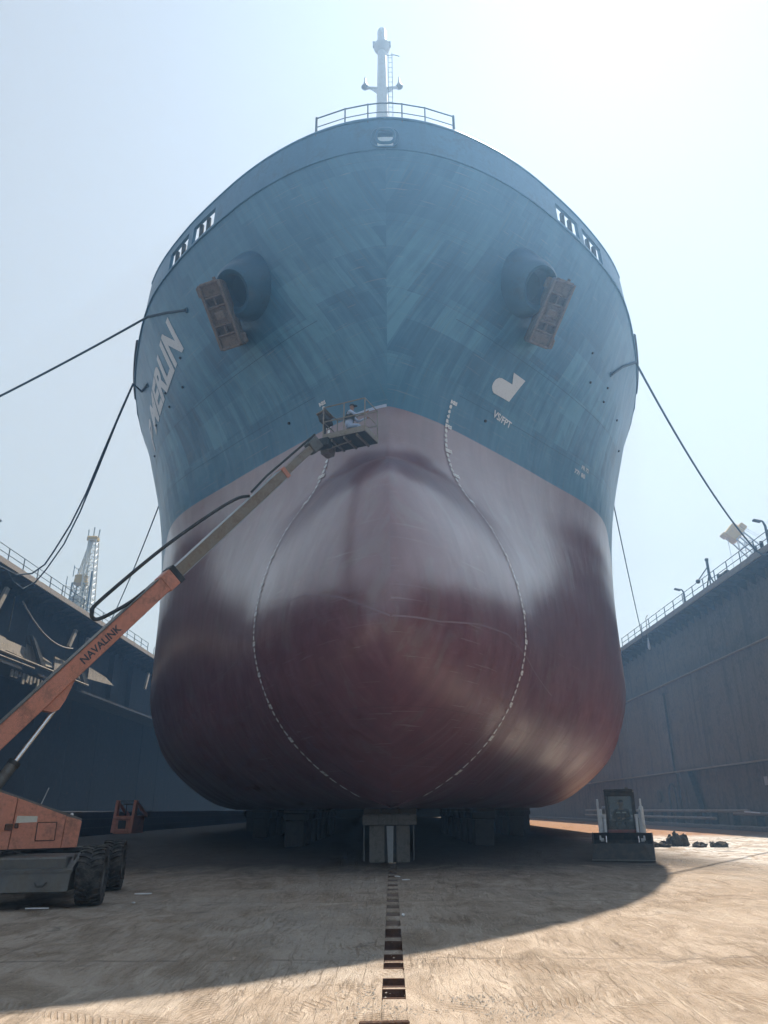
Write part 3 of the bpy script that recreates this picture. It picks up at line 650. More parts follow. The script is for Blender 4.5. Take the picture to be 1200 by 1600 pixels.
for l in ll: MB().tube([rp(l, .0), rp(l, 1.0)], .028 if abs(l) < 2 else .05, 8).build('rail_post', M['rail_paint'], RA, 40)
for h, r in ((.97, .026), (.5, .018)): MB().tube([rp(l, h) for l in (-2.85, -1.65, -.75, -.3, .3, .75, 1.65, 2.85)], r, 8).build('handrail', M['rail_paint'], RA, 40)
MB().tube([rp(-2.8, .55) + Vector((0, .9, 0)), rp(2.4, .55) + Vector((0, .9, 0))], .02, 6).build('handrail', M['rail_paint'], RA, 40)
# foremast
FM = thing('foremast', None, None); FM.parent = SHIP; FM.location = Vector((-.1, 23.5, 24.0)) - SHIP.location
mx, my = -.1, 23.5
MB().tube([(mx, my, 23.9), (mx, my, 27), (mx, my, 29.4), (mx, my, 32), (mx, my, 33.9)], [.36, .33, .27, .22, .18], 16).build('mast_tube', M['mast'], FM, 50)
MB().lathe([(.0, 33.75), (.2, 33.75), (.36, 34.0), (.38, 34.08), (.38, 34.14), (.0, 34.14)], (mx, my, 0), (0, 0, 1), 20).build('light_platform', M['mast'], FM, 30)
MB().lathe([(.0, 34.12), (.20, 34.12), (.20, 35.1), (.16, 35.22), (.0, 35.27)], (mx, my, 0), (0, 0, 1), 18).build('lantern', M['mast'], FM, 35)
for s_ in (-1, 1):
    MB().box((mx + s_ * .36, my - .05, 34.2), (.10, .12, .30)).build('small_lamp', M['galv'], FM)
    MB().tube([(mx, my, 31.45), (mx + s_ * .75, my, 31.5)], .06, 8).build('cross_arm', M['mast'], FM, 40)
    MB().lathe([(.0, .0), (.06, .02), (.17, .12), (.15, .17), (.09, .22), (.08, .34), (.05, .40), (.03, .72), (0, .74)], (mx + s_ * .76, my, 31.42), (0, 0, 1), 14).build('floodlight', M['galv'], FM, 40)
    MB().prism([(mx + s_ * .1, my, 31.0), (mx + s_ * .55, my, 31.45), (mx + s_ * .1, my, 31.45)], (0, -.02, 0), (0, .02, 0)).build('arm_bracket', M['mast'], FM)
MB().tube([(mx + .16, my - .1, 33.5), (mx + .28, my - .15, 33.35), (mx + .55, my - .15, 33.38), (mx + .8, my - .15, 33.28)], .02, 6).build('whip_antenna', M['galv'], FM, 40)
ld = MB()
for s_ in (.28, .46): ld.tube([(mx + s_, my - .32, 25), (mx + s_, my - .24, 33.4)], .018, 6)
ld.build('ladder_rail', M['galv'], FM, 40)
for i in range(26): MB().tube([(mx + .28, my - .32 + .0003 * i * 8, 25.3 + i * .31), (mx + .46, my - .32 + .0003 * i * 8, 25.3 + i * .31)], .012, 5).build('rung', M['galv'], FM)
MB().lathe([(.0, 0), (1.05, 0), (1.0, .3), (.7, .5), (.42, 2.2), (.36, 3.4), (0, 3.4)], (mx, my, 24.0), (0, 0, 1), 14).build('mast_foot', M['mast'], FM, 40)
for (x, y, h, r) in ((-.78, 21.9, 2.85, .05), (1.0, 21.9, 2.5, .04)):
    MB().tube([(x, y, 24), (x, y, 24 + h)], r, 8).build('vent_pipe', M['mast'], FM, 40); MB().ball((x, y, 24 + h), .11).build('vent_head', M['dark_steel'], FM, 60)
MB().box((.62, 21.8, 26.35), (.14, .2, .42), Matrix.Rotation(R(-30), 3, 'Y')).build('vent_head', M['galv'], FM)
MB().box((.02, 22.0, 26.2), (1.5, .6, .5)).build('windlass_cover', M['mast'], FM)
# hawse bells
def bell(side):
    B = hull_pt(side, 19.3, Y=24.05); ax = Vector((side * .50, -.62, -.60)).normalized()
    prof = [(1.75, -1.9), (1.62, -1.1), (1.42, -.4), (1.22, .15), (1.06, .6), (.96, .82), (.84, .92), (.70, .88), (.62, .72), (.58, .2), (0, .1)]
    MB().lathe(prof, B + ax * .15, ax, 32).build('hawse_bell', M['hull_plain'], SHIP, 50)
M['hull_plain'] = grunge('hull_teal_paint', (.026, .115, .205), .38, 0, (.03, .05, .06), .3, 1.5, .15, .05)
bell(1); bell(-1)
def anchor(side, A, Nn, L, T, label):
    A, Nn, L, T = (Vector(q) for q in (A, Nn, L, T)); m = Matrix((L, T, Nn)).transposed()
    root = thing('anchor', label, 'anchor', A, 0, 'bow anchors'); w = lambda p: m @ Vector(p) + A
    def b(name, c, d, ch=.03): MB().cbox(w(c), d, ch, m).build(name, M['anchor'], root)
    b('crown', (0, 0, -.55), (2.62, .92, .72), .10)
    for t_ in (-.40, .40): b('crown_rim', (0, t_, 0), (2.55, .11, .42))
    for l_ in (-1.25, 1.25): b('crown_rim', (l_, 0, 0), (.12, .72, .44))
    for l_ in (-.74, .74, -.36, .36): b('crown_rib', (l_, 0, -.05), (.09, .72, .34))
    for l_ in (-.55, .55): b('crown_rib', (l_, 0, -.02), (.30, .08, .30))
    for l_ in (-1.0, 1.0): b('end_panel', (l_, 0, -.02), (.42, .70, .14), .02)
    b('pivot_box', (0, 0, .04), (.34, .40, .22), .05)
    for l_ in (-.26, .26): b('pivot_lug', (l_, -.12, -.02), (.10, .16, .14))
    b('centre_panel', (0, 0, -.06), (.66, .72, .16), .01)
    for s_ in (-1, 1):
        P = [(s_ * .62, -.30, -.6), (s_ * 1.22, -.30, -.6), (s_ * 1.30, -.34, -1.3), (s_ * 1.0, -.38, -2.3), (s_ * .72, -.34, -1.4)]
        MB().prism([w(p) for p in P], (0, 0, 0), T * .55).build('fluke', M['anchor'], root)
        b('tripping_palm', (s_ * 1.05, .52 * (1 if s_ > 0 else -1), -.30), (.42, .2, .36), .05)
    MB().prism([w(p) for p in ((-.2, -.16, -.7), (.2, -.16, -.7), (.16, -.14, -3.0), (-.16, -.14, -3.0))], (0, 0, 0), T * .32).build('shank', M['anchor'], root)
    b('lug', (1.36, -.2, -.2), (.16, .12, .12), .02)
anchor(-1, *ANCH_L, 'rusty brown anchor housed in the hull beside the white lettering')
anchor(1, *ANCH_R, 'rusty brown anchor housed in the hull above the white emblem')
# ---- lettering on the shell
TXT = {}
def text_tris(*a):
    if a not in TXT: TXT[a] = text_tris_(*a)
    return list(TXT[a][0]), TXT[a][1]
def text_tris_(s, size, bold=.0, maxlen=.25, shear=0.):
    cu = bpy.data.curves.new('t', 'FONT'); cu.body = s; cu.size = size; cu.offset = bold; cu.shear = shear; cu.resolution_u = 3
    ob = bpy.data.objects.new('t', cu); col.objects.link(ob); dg = bpy.context.evaluated_depsgraph_get()
    me = bpy.data.meshes.new_from_object(ob.evaluated_get(dg)); bpy.data.objects.remove(ob); bm = bmesh.new(); bm.from_mesh(me); bpy.data.meshes.remove(me)
    bmesh.ops.triangulate(bm, faces=bm.faces[:])
    for _ in range(4):
        es = [e for e in bm.edges if e.calc_length() > maxlen]
        if not es: break
        bmesh.ops.subdivide_edges(bm, edges=es, cuts=1); bmesh.ops.triangulate(bm, faces=bm.faces[:])
    bm.verts.index_update(); V = [(v.co.x, v.co.y) for v in bm.verts]; F = [[v.index for v in f.verts] for f in bm.faces]; bm.free()
    return V, F
def shell_print(name, items, side, mat, off=.02):
    """items: (verts2d in metres, faces, fn(a, b) -> (zk, y0, s))"""
    mbx = MB()
    for V, F, fn in items:
        P = []
        for a, b in V:
            zk, y0, s_ = fn(a, b); P.append(hull_pt(side, zk, s=s_, y0=y0, off=off))
        mbx.add(P, F)
    return mbx.build(name, mat, SHIP)
def fit(V, w_, h_=None):
    xs = [p[0] for p in V]; ys = [p[1] for p in V]; sx = w_ / (max(xs) - min(xs)); sy = sx if h_ is None else h_ / (max(ys) - min(ys))
    return [((x - min(xs)) * sx, (y - min(ys)) * sy) for x, y in V]
V, F = text_tris('P MERLIN', 1.7, .07, .22); V = fit(V, 8.15, 1.72)
shell_print('name_lettering', [(V, F, lambda a, b: (19.32 - .235 * (8.15 - a) * .92 + b, 28.1, 8.15 - a))], -1, M['white_paint'])
V, F = text_tris('VS/FPT', .3, .008, .1); V = fit(V, 1.25, .30)
shell_print('stowage_mark', [(V, F, lambda a, b: (14.33 + b - .08 * a, 25.72, a))], 1, M['white_paint'])
V1, F1 = text_tris('FR 72', .2, .006, .1); V1 = fit(V1, .7, .2); V2, F2 = text_tris('77/ 80', .2, .006, .1); V2 = fit(V2, 1.0, .22)
shell_print('frame_mark', [(V1, F1, lambda a, b: (14.42 + b, 30.9, a)), (V2, F2, lambda a, b: (14.05 + b, 30.5, a))], 1, M['white_paint'])
# emblem: rounded lower wing and a pointed upper wing
oa = [(-1.02, -.03), (0, 0), (.19, .68), (-.29, .68), (-1.0, .66), (-1.16, .61), (-1.28, .48), (-1.32, .32), (-1.28, .15), (-1.16, .03)]; ob_ = [(-.29, .68), (.19, .68), (.31, 1.11), (-.56, 1.12)]
def poly_tris(o):
    bm = bmesh.new(); vs_ = [bm.verts.new((*p, 0)) for p in o]; bm.faces.new(vs_); bmesh.ops.triangulate(bm, faces=bm.faces[:])
    for _ in range(3):
        es = [e for e in bm.edges if e.calc_length() > .2]
        if es: bmesh.ops.subdivide_edges(bm, edges=es, cuts=1); bmesh.ops.triangulate(bm, faces=bm.faces[:])
    bm.verts.index_update(); r = [(v.co.x, v.co.y) for v in bm.verts], [[v.index for v in f.verts] for f in bm.faces]; bm.free(); return r
shell_print('emblem', [(*poly_tris(q), lambda a, b: (15.22 + b, 26.14, a)) for q in (oa, ob_)], 1, M['white_paint'])
# draught marks: metre figures and even decimetres down both sides of the bulb
M['mark_white'] = plain('mark_white_paint', (.86, .86, .87), .5)
for side in (1, -1):
    it = []
    for n in range(0, 69):
        zk = 14.0 - n * .2; m_, d_ = divmod(round(zk * 10), 10)
        if zk < .35: break
        s_ = f'{m_}M' if d_ == 0 else str(d_)
        V, F = text_tris(s_, .15, .022, .15); h_ = .155; xs = [p[0] for p in V]; V = fit(V, (max(xs) - min(xs)) * 1.3, h_)
        w_ = max(p[0] for p in V)
        sg = 1 if side > 0 else -1
        it.append((V, F, lambda a, b, zk=zk, w_=w_, sg=sg: (zk + b - .06, 24.05, sg * (a - (w_ * .5 if sg < 0 else .08)))))
    shell_print('draught_marks', it, side, M['mark_white'], .03)['kind'] = 'stuff'
# weld seams and scratches; paler ones have caught light put into the colour
M['seam'] = plain('seam_glint', (.30, .22, .25), .3); M['seam_teal'] = plain('seam_teal_paint', (.024, .08, .15), .4)
def seam(side, pts, mat, r=.02):
    P = []; n = 14
    Q = [(pts[i][0] * (1 - k / n) + pts[i + 1][0] * k / n, pts[i][1] * (1 - k / n) + pts[i + 1][1] * k / n) for i in range(len(pts) - 1) for k in range(n)] + [pts[-1]]
    for s_, z_ in Q: P += [hull_pt(side, z_ - r, s=s_, y0=18., off=.008), hull_pt(side, z_ + r, s=s_, y0=18., off=.008)]
    MB().add(P, [(2 * i, 2 * i + 2, 2 * i + 3, 2 * i + 1) for i in range(len(Q) - 1)]).build('weld_seam', mat, SHIP, 80)
seam(-1, [(.02, 4.55), (1.6, 5.25), (3.2, 5.7), (4.4, 5.75)], M['seam'], .025)
seam(1, [(.02, 4.55), (1.5, 4.55), (3.4, 4.8), (5.5, 4.9), (8, 4.5), (12, 3.9)], M['seam'], .022)
seam(-1, [(7, 5.3), (10, 5.0), (14, 4.6)], M['seam'], .018)
for side in (1, -1):
    seam(side, [(3.5, 14.4), (9, 14.5), (20, 14.65)], M['seam_teal'], .009); seam(side, [(3, 16.85), (9, 16.95), (22, 17.2)], M['seam_teal'], .009)
for side in (1, -1):
    for (Y_, zk) in ((25.5, 14.0), (28.6, 19.15), (30.9, 18.7), (33.2, 18.2), (35.5, 17.6), (31, 18.0), (29.4, 18.1)):
        MB().lathe([(0, .06), (.055, .06), (.06, 0)], hull_pt(side, zk, Y=Y_), (side * .7, -.6, -.3), 10).build('drain_boss', M['dark_steel'], SHIP, 40)
# masking tape along the paint line near the stem
r0 = hull_row(13.0); P = []; n = 24
for i in range(n + 1):
    s_ = .03 + 1.25 * i / n
    for dz in (-.02, .085): P.append(hull_pt(-1, 13.0 + dz, s=s_, y0=0, off=.012))
tp = MB().add(P, [(2 * i, 2 * i + 2, 2 * i + 3, 2 * i + 1) for i in range(n)]).build('masking_tape', plain('masking_tape_film', (.55, .63, .80), .4), SHIP); tp['label'] = 'pale blue tape along the top of the red paint'
# low mooring coaming at the main deck edge
for side in (1, -1):
    P = [hull_pt(side, 22.5, Y=y_) + Vector((side * .07, -.03, .38)) for y_ in np.linspace(32.6, 38.4, 12)]
    MB().tube(P, .10, 8).build('deck_coaming', M['dark_steel'], SHIP, 60)

# ================================================================ BOOM LIFT
BLC = Vector((-7.12, 17.0, 0))
BLT = thing('boom_lift', 'orange telescopic boom lift reaching up to the stem of the ship', 'boom lift', BLC)
RC = Matrix.Rotation(R(12.1), 3, 'Z')
def cw(p): return RC @ Vector(p) + BLC                 # chassis frame
def tyre(parent, c, axis, r, w_, nl=22, rim_mat=None):
    """tyre with chevron lugs; rim with hub as sub-part"""
    axis = Vector(axis).normalized(); h = w_ / 2; c = Vector(c)
    t = MB().lathe([(r * .56, -h * .8), (r * .62, -h), (r * .86, -h * .98), (r * .93, -h * .8), (r * .94, 0), (r * .93, h * .8), (r * .86, h * .98), (r * .62, h), (r * .56, h * .8)], c, axis, 36)
    ob = t.build('wheel', M['rubber'], parent, 40)
    a = axis.orthogonal().normalized(); b = axis.cross(a); lug = MB()
    for s_ in (-1, 1):
        for k in range(nl):
            t0 = 2 * math.pi * (k + (.5 if s_ > 0 else 0)) / nl; prof = []
            for (u, da) in ((.02, .10), (.5, .0), (.55, .10), (.98, .02)):
                prof.append((u, t0 + da))
            q = []
            dt = 1.85 / nl * .62
            for rr in (r * .925, r * 1.0):
                for (u, tt) in ((.0, t0 + .16), (.5, t0 + .04), (1.0, t0)):
                    for d_ in (-dt, dt):
                        an = tt + d_; rad = rr if u < .9 else rr - r * .04
                        q.append(c + (a * math.cos(an) + b * math.sin(an)) * rad + axis * (s_ * u * h))
            # 6 low + 6 high
            F = []
            for i in (0, 2):
                F += [(6 + i, 7 + i, 9 + i, 8 + i), (i, 2 + i, 8 + i, 6 + i), (1 + i, 7 + i, 9 + i, 3 + i)]
            F += [(0, 6, 7, 1), (4, 5, 11, 10)]
            lug.add(q, F)
    lug.build('tread_lugs', M['rubber'], ob)
    MB().lathe([(0, h * .35), (r * .16, h * .4), (r * .2, h * .2), (r * .5, h * .15), (r * .57, h * .82), (r * .6, h * .82), (r * .6, -h * .82), (r * .5, -h * .1), (0, -h * .1)], c, axis, 24).build('rim', rim_mat or M['grey_steel'], ob, 30)
    return ob
for (x, y) in ((1.05, -1.49), (1.05, 1.49), (-1.05, -1.49), (-1.05, 1.49)):
    tyre(BLT, cw((x, y, .53)), RC @ Vector((math.copysign(1, x), 0, 0)), .53, .46, 28)
M['chassis'] = grunge('chassis_steel', (.12, .125, .125), .55, .2, (.10, .085, .06), .5, 2.5, .3, .2, .2, .2)
MB().cbox(cw((0, 0, .66)), (1.25, 3.9, .42), .03, RC).build('chassis', M['chassis'], BLT)
for y in (-1.49, 1.49): MB().cbox(cw((0, y, .50)), (1.72, .42, .34), .04, RC).build('axle_beam', M['chassis'], BLT)
MB().prism([cw(p) for p in ((-.85, -2.05, .30), (.72, -2.05, .30), (.72, -2.0, .64), (-.85, -2.0, .64))], (0, 0, 0), RC @ Vector((0, .08, 0))).build('front_plate', M['chassis'], BLT)
MB().prism([cw(p) for p in ((-.85, -2.02, .66), (.76, -2.02, .66), (.60, -1.1, .90), (-.85, -1.1, .90))], (0, 0, 0), (0, 0, -.05)).build('deck_plate', M['chassis'], BLT)
MB().prism([cw(p) for p in ((.72, -2.02, .30), (.80, -1.3, .30), (.80, -1.2, .95), (.74, -2.0, .66))], (0, 0, 0), RC @ Vector((-.06, 0, 0))).build('side_plate', M['chassis'], BLT)
MB().tube([cw((.15, -2.08, .45)), cw((.2, -2.14, .40)), cw((.3, -2.14, .40)), cw((.35, -2.08, .45))], .018, 6).build('tow_loop', M['dark_steel'], BLT, 40)
MB().cbox(cw((-.35, -1.75, .74)), (.35, .2, .09), .03, RC).build('tie_down_pad', M['edge'], BLT)
MB().lathe([(.0, .86), (.62, .86), (.66, .90), (.66, .97), (0, .97)], BLC, (0, 0, 1), 28).build('slew_ring', M['dark_steel'], BLT, 30)
D = Vector((.740, .673, 0)).normalized(); NS = Vector((D.y, -D.x, 0))                # turret axis and side normal
def tw(u, v, z): return BLC + D * u + NS * v + Vector((0, 0, z))
def tprism(name, prof, v0, v1, mat, parent=None): return MB().prism([tw(u, v0, z) for u, z in prof], (0, 0, 0), NS * (v1 - v0)).build(name, mat, parent or BLT)
tprism('turntable', [(-2.9, .96), (.15, .96), (.15, 1.06), (-2.9, 1.06)], -.78, .76, M['dark_steel'])
tprism('hood_core', [(-2.8, 1.05), (.12, 1.05), (.12, 1.50), (-.15, 1.56), (-1.6, 2.02), (-2.8, 2.10)], -.74, .77, M['orange'])
d1 = tprism('side_door', [(-1.155, .99), (-.165, .985), (-.14, 1.585), (-1.12, 1.915)], .772, .82, M['orange'])
d2 = tprism('side_door', [(-2.75, 1.0), (-1.175, .99), (-1.14, 1.92), (-1.6, 2.06), (-2.75, 2.14)], .772, .822, M['orange'])
tprism('corner_cover', [(-.15, .985), (.14, .985), (.17, 1.05), (.20, 1.47), (.16, 1.50), (-.125, 1.575)], .60, .81, M['orange'])
MB().lathe([(.0, .0), (.14, .0), (.14, .5), (.0, .5)], tw(.08, .66, .99), (0, 0, 1), 16).build('corner_post', M['orange'], BLT, 40)
tprism('hood_lid', [(-2.8, 2.12), (-1.6, 2.04), (-.15, 1.575), (.2, 1.49), (.2, 1.53), (-.15, 1.635), (-1.6, 2.11), (-2.8, 2.19)], -.76, .80, M['grey_steel'])
fr = MB(); a0, a1, z0, z1 = -.68, -.31, 1.13, 1.46
for (p, q) in (((a0, z0), (a1, z0)), ((a1, z0), (a1, z1)), ((a1, z1), (a0, z1)), ((a0, z1), (a0, z0))): fr.tube([tw(p[0], .823, p[1]), tw(q[0], .823, q[1])], .013, 6)
fr.build('hatch_edge', M['rusty'], d1, 40)
tprism('hatch_cover', [(a0, z0), (a1, z0), (a1, z1), (a0, z1)], .822, .832, M['orange'], d1)
tprism('sticker', [(-1.10, 1.46), (-.70, 1.47), (-.70, 1.58), (-1.09, 1.59)], .822, .826, M['cream'], d1)
tprism('sticker', [(-1.75, 1.12), (-1.48, 1.12), (-1.46, 1.19), (-1.75, 1.19)], .824, .828, M['white_paint'], d2)
MB().cbox(tw(-1.22, .84, 1.39), (.14, .05, .12), .01, Matrix.Rotation(math.atan2(D.y, D.x), 3, 'Z')).build('latch', M['rusty'], d2)
MB().cbox(tw(-1.08, .84, 1.41), (.07, .05, .09), .01, Matrix.Rotation(math.atan2(D.y, D.x), 3, 'Z')).build('latch', M['rusty'], d1)
MB().ball(tw(.02, .70, 1.60), .035).build('beacon', M['white_paint'], BLT, 60)
# ---- boom
P0 = Vector((-8.03, 15.70, 3.16)); P1 = Vector((-2.32, 20.90, 12.45)); BD = (P1 - P0).normalized()
BU = (Vector((0, 0, 1)) - BD * BD.z).normalized(); BS = BD.cross(BU).normalized()            # up across the boom, sideways
BM = Matrix((BD, BS, BU)).transposed(); LEN = (P1 - P0).length
def bw(l, s_, u): return P0 + BD * l + BS * s_ + BU * u
def bbox(name, l0, l1, s0, s1, u0, u1, mat, ch=.015, parent=None):
    return MB().cbox(bw((l0 + l1) / 2, (s0 + s1) / 2, (u0 + u1) / 2), (l1 - l0, s1 - s0, u1 - u0), ch, BM).build(name, mat, parent or BLT)
LO = 5.35
b1 = bbox('boom_base_section', -2.2, LO, -.165, .165, -.235, .155, M['orange'], .02)
bbox('boom_collar', LO - .12, LO + .06, -.20, .20, -.29, .20, M['dark_steel'], .02, b1)
bbox('collar_cap', LO - .45, LO + .02, -.185, .185, -.272, .182, M['orange'], .02, b1)
bbox('top_plate', -2.2, LO - .5, -.185, .185, .152, .175, M['grey_steel'], .005, b1)
M['boom_grey'] = grunge('greased_boom_steel', (.25, .215, .17), .45, .2, (.14, .085, .05), .5, 2.5, .25, .1, 0, .4)
b2 = bbox('boom_middle_section', LO, 10.3, -.135, .135, -.19, .11, M['boom_grey'], .015)
bbox('boom_collar', 10.18, 10.34, -.16, .16, -.215, .135, M['orange'], .01, b2)
b3 = bbox('boom_fly_section', 10.3, LEN - .1, -.105, .105, -.15, .07, M['boom_grey'], .012)
for u in (-.195, .115): bbox('wear_strip', LO + .1, 10.2, -.14, .14, u - .008, u + .008, M['galv'], .004, b2)
bbox('fly_head', LEN - .35, LEN + .12, -.15, .15, -.24, .16, M['grey_steel'], .03, b3)
MB().prism([bw(.85, -.12, -.23), bw(1.8, -.12, -.23), bw(1.32, -.12, -.42), bw(1.1, -.12, -.47), bw(.98, -.12, -.42)], (0, 0, 0), BS * .24).build('lift_bracket', M['orange'], BLT)
# "NAVALINK" painted on the visible flank
side_s = .165 if (BS.dot(Vector((0, 0, 1.65)) - P0 if False else -P0)) > 0 else -.165
sgn = 1 if side_s > 0 else -1
V, F = text_tris('NAVALINK', .3, .008, 1); V = fit(V, 1.18, .175)
mbx = MB(); mbx.add([bw(2.12 + a, side_s + sgn * .004, -.125 + b) for a, b in V], F); mbx.build('boom_lettering', plain('black_lettering', (.045, .05, .06), .6), b1)
# hose track beside the boom
hl = [(4.1, .16), (3.6, .20), (2.95, .34), (2.7, .46), (2.75, .62), (3.1, .70), (5.2, .66), (7.0, .50), (8.0, .34), (8.4, .16)]
pts = [bw(l + .35, 0, u) for l, u in hl]
cv = []
for i in range(len(pts) - 1):
    p0, p1, p2, p3 = pts[max(i - 1, 0)], pts[i], pts[i + 1], pts[min(i + 2, len(pts) - 1)]
    for k in range(6):
        f = k / 6; cv.append(.5 * ((2 * p1) + (p2 - p0) * f + (2 * p0 - 5 * p1 + 4 * p2 - p3) * f * f + (3 * p1 - p0 - 3 * p2 + p3) * f ** 3))
cv.append(pts[-1])
MB().tube(cv, .045, 8).build('hose_track', M['dark_steel'], BLT, 50)
MB().tube([bw(8.9, 0, .2), bw(9.7, .0, .25), bw(12.3, 0, .20), bw(LEN - .2, 0, .2)], .035, 8).build('hose_track', M['dark_steel'], BLT, 50)
# lift cylinder
c0, c1 = tw(-1.9, .35, 1.35), bw(1.12, 0, -.42); cm = c0.lerp(c1, .52)
MB().tube([c0, cm], .11, 14).build('lift_cylinder', M['grey_steel'], BLT, 40)
MB().tube([cm, c1], .055, 12).build('piston_rod', M['chrome'], BLT, 40)
MB().tube([cm - (c1 - c0).normalized() * .06, cm + (c1 - c0).normalized() * .03], .13, 14).build('cylinder_gland', M['dark_steel'], BLT, 40)
MB().prism([tw(-2.6, .1, 1.2), tw(-1.6, .1, 1.9), tw(-1.9, .1, 2.9), tw(-2.7, .1, 2.8)], (0, 0, 0), NS * .08).build('pivot_bracket', M['orange'], BLT)
MB().tube([tw(-.3, -.5, 1.6), tw(-.1, -.55, 2.15)], .012, 6).build('marker_rod', M['galv'], BLT)
# ---- platform
PL = thing('work_platform', None, None); PL.parent = BLT; PC = Vector((-1.22, 21.35, 12.78)); PL.location = PC - BLC
PR = Matrix.Rotation(R(-24), 3, 'Z')
def pw(x, y, z): return PR @ Vector((x, y, z)) + PC
M['basket'] = grunge('basket_paint', (.30, .27, .235), .55, .1, (.10, .08, .06), .45, 6, .25, .1, 0, .3)
MB().cbox(pw(0, 0, -.05), (1.5, .95, .06), .01, PR).build('floor_plate', M['dark_steel'], PL)
for y in (-.475, .475): MB().cbox(pw(0, y, .03), (1.54, .05, .20), .008, PR).build('toe_board', M['basket'], PL)
for x in (-.75, .75): MB().cbox(pw(x, 0, .03), (.05, .92, .20), .008, PR).build('toe_board', M['basket'], PL)
for x in (-.45, 0, .45): MB().box(pw(x, 0, -.11), (.06, .9, .08), PR).build('floor_joist', M['basket'], PL)
for (x, y) in ((-.75, -.475), (0, -.475), (.75, -.475), (-.75, .475), (0, .475), (.75, .475)): MB().tube([pw(x, y, 0), pw(x, y, 1.12)], .022, 8).build('basket_post', M['basket'], PL, 40)
for z in (1.12, .58): MB().tube([pw(*q, z) for q in ((-.75, -.475), (.75, -.475), (.75, .475), (-.75, .475), (-.75, -.475))], .022, 8).build('guard_rail', M['basket'], PL)
MB().cbox(pw(-.88, -.1, .86), (.26, .55, .26), .03, PR @ Matrix.Rotation(R(-18), 3, 'Y')).build('control_box', M['dark_steel'], PL)
MB().cbox(pw(-.92, -.1, 1.05), (.34, .62, .05), .01, PR @ Matrix.Rotation(R(-18), 3, 'Y')).build('control_canopy', M['basket'], PL)
MB().tube([pw(-.95, 0, -.1), pw(-.95, 0, .8)], .04, 8).build('control_post', M['dark_steel'], PL, 40)
MB().cbox((P1 + pw(-.8, 0, -.02)) / 2 + Vector((0, 0, .0)), (.62, .30, .30), .03, PR).build('rotator', M['dark_steel'], PL)
MB().prism([pw(-.98, -.2, -.38), pw(-.70, -.2, -.38), pw(-.60, -.2, .02), pw(-.98, -.2, .10)], (0, 0, 0), PR @ Vector((0, .4, 0))).build('mount_bracket', M['basket'], PL)
MB().tube([pw(-.7, -.3, -.33), pw(.1, -.1, -.1)], .025, 6).build('floor_brace', M['basket'], PL)

# ================================================================ PEOPLE
def person(name, label, nodes_, cloth, skin, loc, rz, cloth_nodes, boots=None, boot_nodes=(), scale=1.):
    """nodes_: name -> (pos, radius, parent). One continuous skinned body."""
    names = list(nodes_); me = bpy.data.meshes.new(name)
    me.from_pydata([nodes_[n][0] for n in names], [(names.index(nodes_[n][2]), i) for i, n in enumerate(names) if nodes_[n][2]], [])
    ob = bpy.data.objects.new(name, me); col.objects.link(ob)
    ob.modifiers.new('skin', 'SKIN'); sv = me.skin_vertices[0].data
    for i, n in enumerate(names):
        r_ = nodes_[n][1]; sv[i].radius = (r_, r_) if isinstance(r_, (int, float)) else r_; sv[i].use_root = nodes_[n][2] is None
    sm = ob.modifiers.new('sub', 'SUBSURF'); sm.levels = 2; sm.render_levels = 2
    dg = bpy.context.evaluated_depsgraph_get(); m2 = bpy.data.meshes.new_from_object(ob.evaluated_get(dg)); bpy.data.objects.remove(ob); m2.name = name
    o = bpy.data.objects.new(name, m2); col.objects.link(o); o.location = loc; o.rotation_euler = (0, 0, rz); o.scale = (scale,) * 3
    m2.materials.clear()
    for q in (cloth, skin, boots or cloth): m2.materials.append(q)
    pts = np.array([nodes_[n][0] for n in names])
    for f in m2.polygons:
        i = int(np.argmin(((pts - np.array(f.center)) ** 2).sum(1))); n = names[i]
        f.material_index = 2 if n in boot_nodes else (0 if n in cloth_nodes else 1); f.use_smooth = True
    return tag(o, label, 'person')
def hand(nd, pre, wrist, d, side_v, par):
    """palm and five fingers curled along d"""
    w0 = Vector(wrist); d = Vector(d).normalized(); s_ = Vector(side_v).normalized(); up = d.cross(s_)
    nd[pre + 'palm'] = (tuple(w0 + d * .07), (.036, .022), par)
    for i, (o_, L) in enumerate(((-.03, .065), (-.01, .075), (.01, .07), (.03, .055))):
        k = w0 + d * .105 + s_ * o_
        nd[f'{pre}k{i}'] = (tuple(k), .0095, pre + 'palm'); nd[f'{pre}m{i}'] = (tuple(k + d * L * .55 - up * .015), .0088, f'{pre}k{i}'); nd[f'{pre}t{i}'] = (tuple(k + d * L * .75 - up * .045), .008, f'{pre}m{i}')
    nd[pre + 'th1'] = (tuple(w0 + d * .05 + s_ * -.045 - up * .01), .011, pre + 'palm'); nd[pre + 'th2'] = (tuple(w0 + d * .085 + s_ * -.058 - up * .03), .009, pre + 'th1')
M['skin'] = plain('skin', (.36, .20, .14), .55); M['hair'] = plain('dark_hair', (.02, .017, .015), .7)
M['coverall'] = plain('pale_blue_coverall', (.48, .58, .78), .85); M['navy'] = plain('navy_cloth', (.025, .032, .045), .9); M['boots'] = plain('work_boots', (.03, .025, .02), .7)
M['vest'] = plain('dark_vest', (.035, .05, .06), .85); M['reflective'] = plain('reflective_tape', (.75, .77, .78), .35)
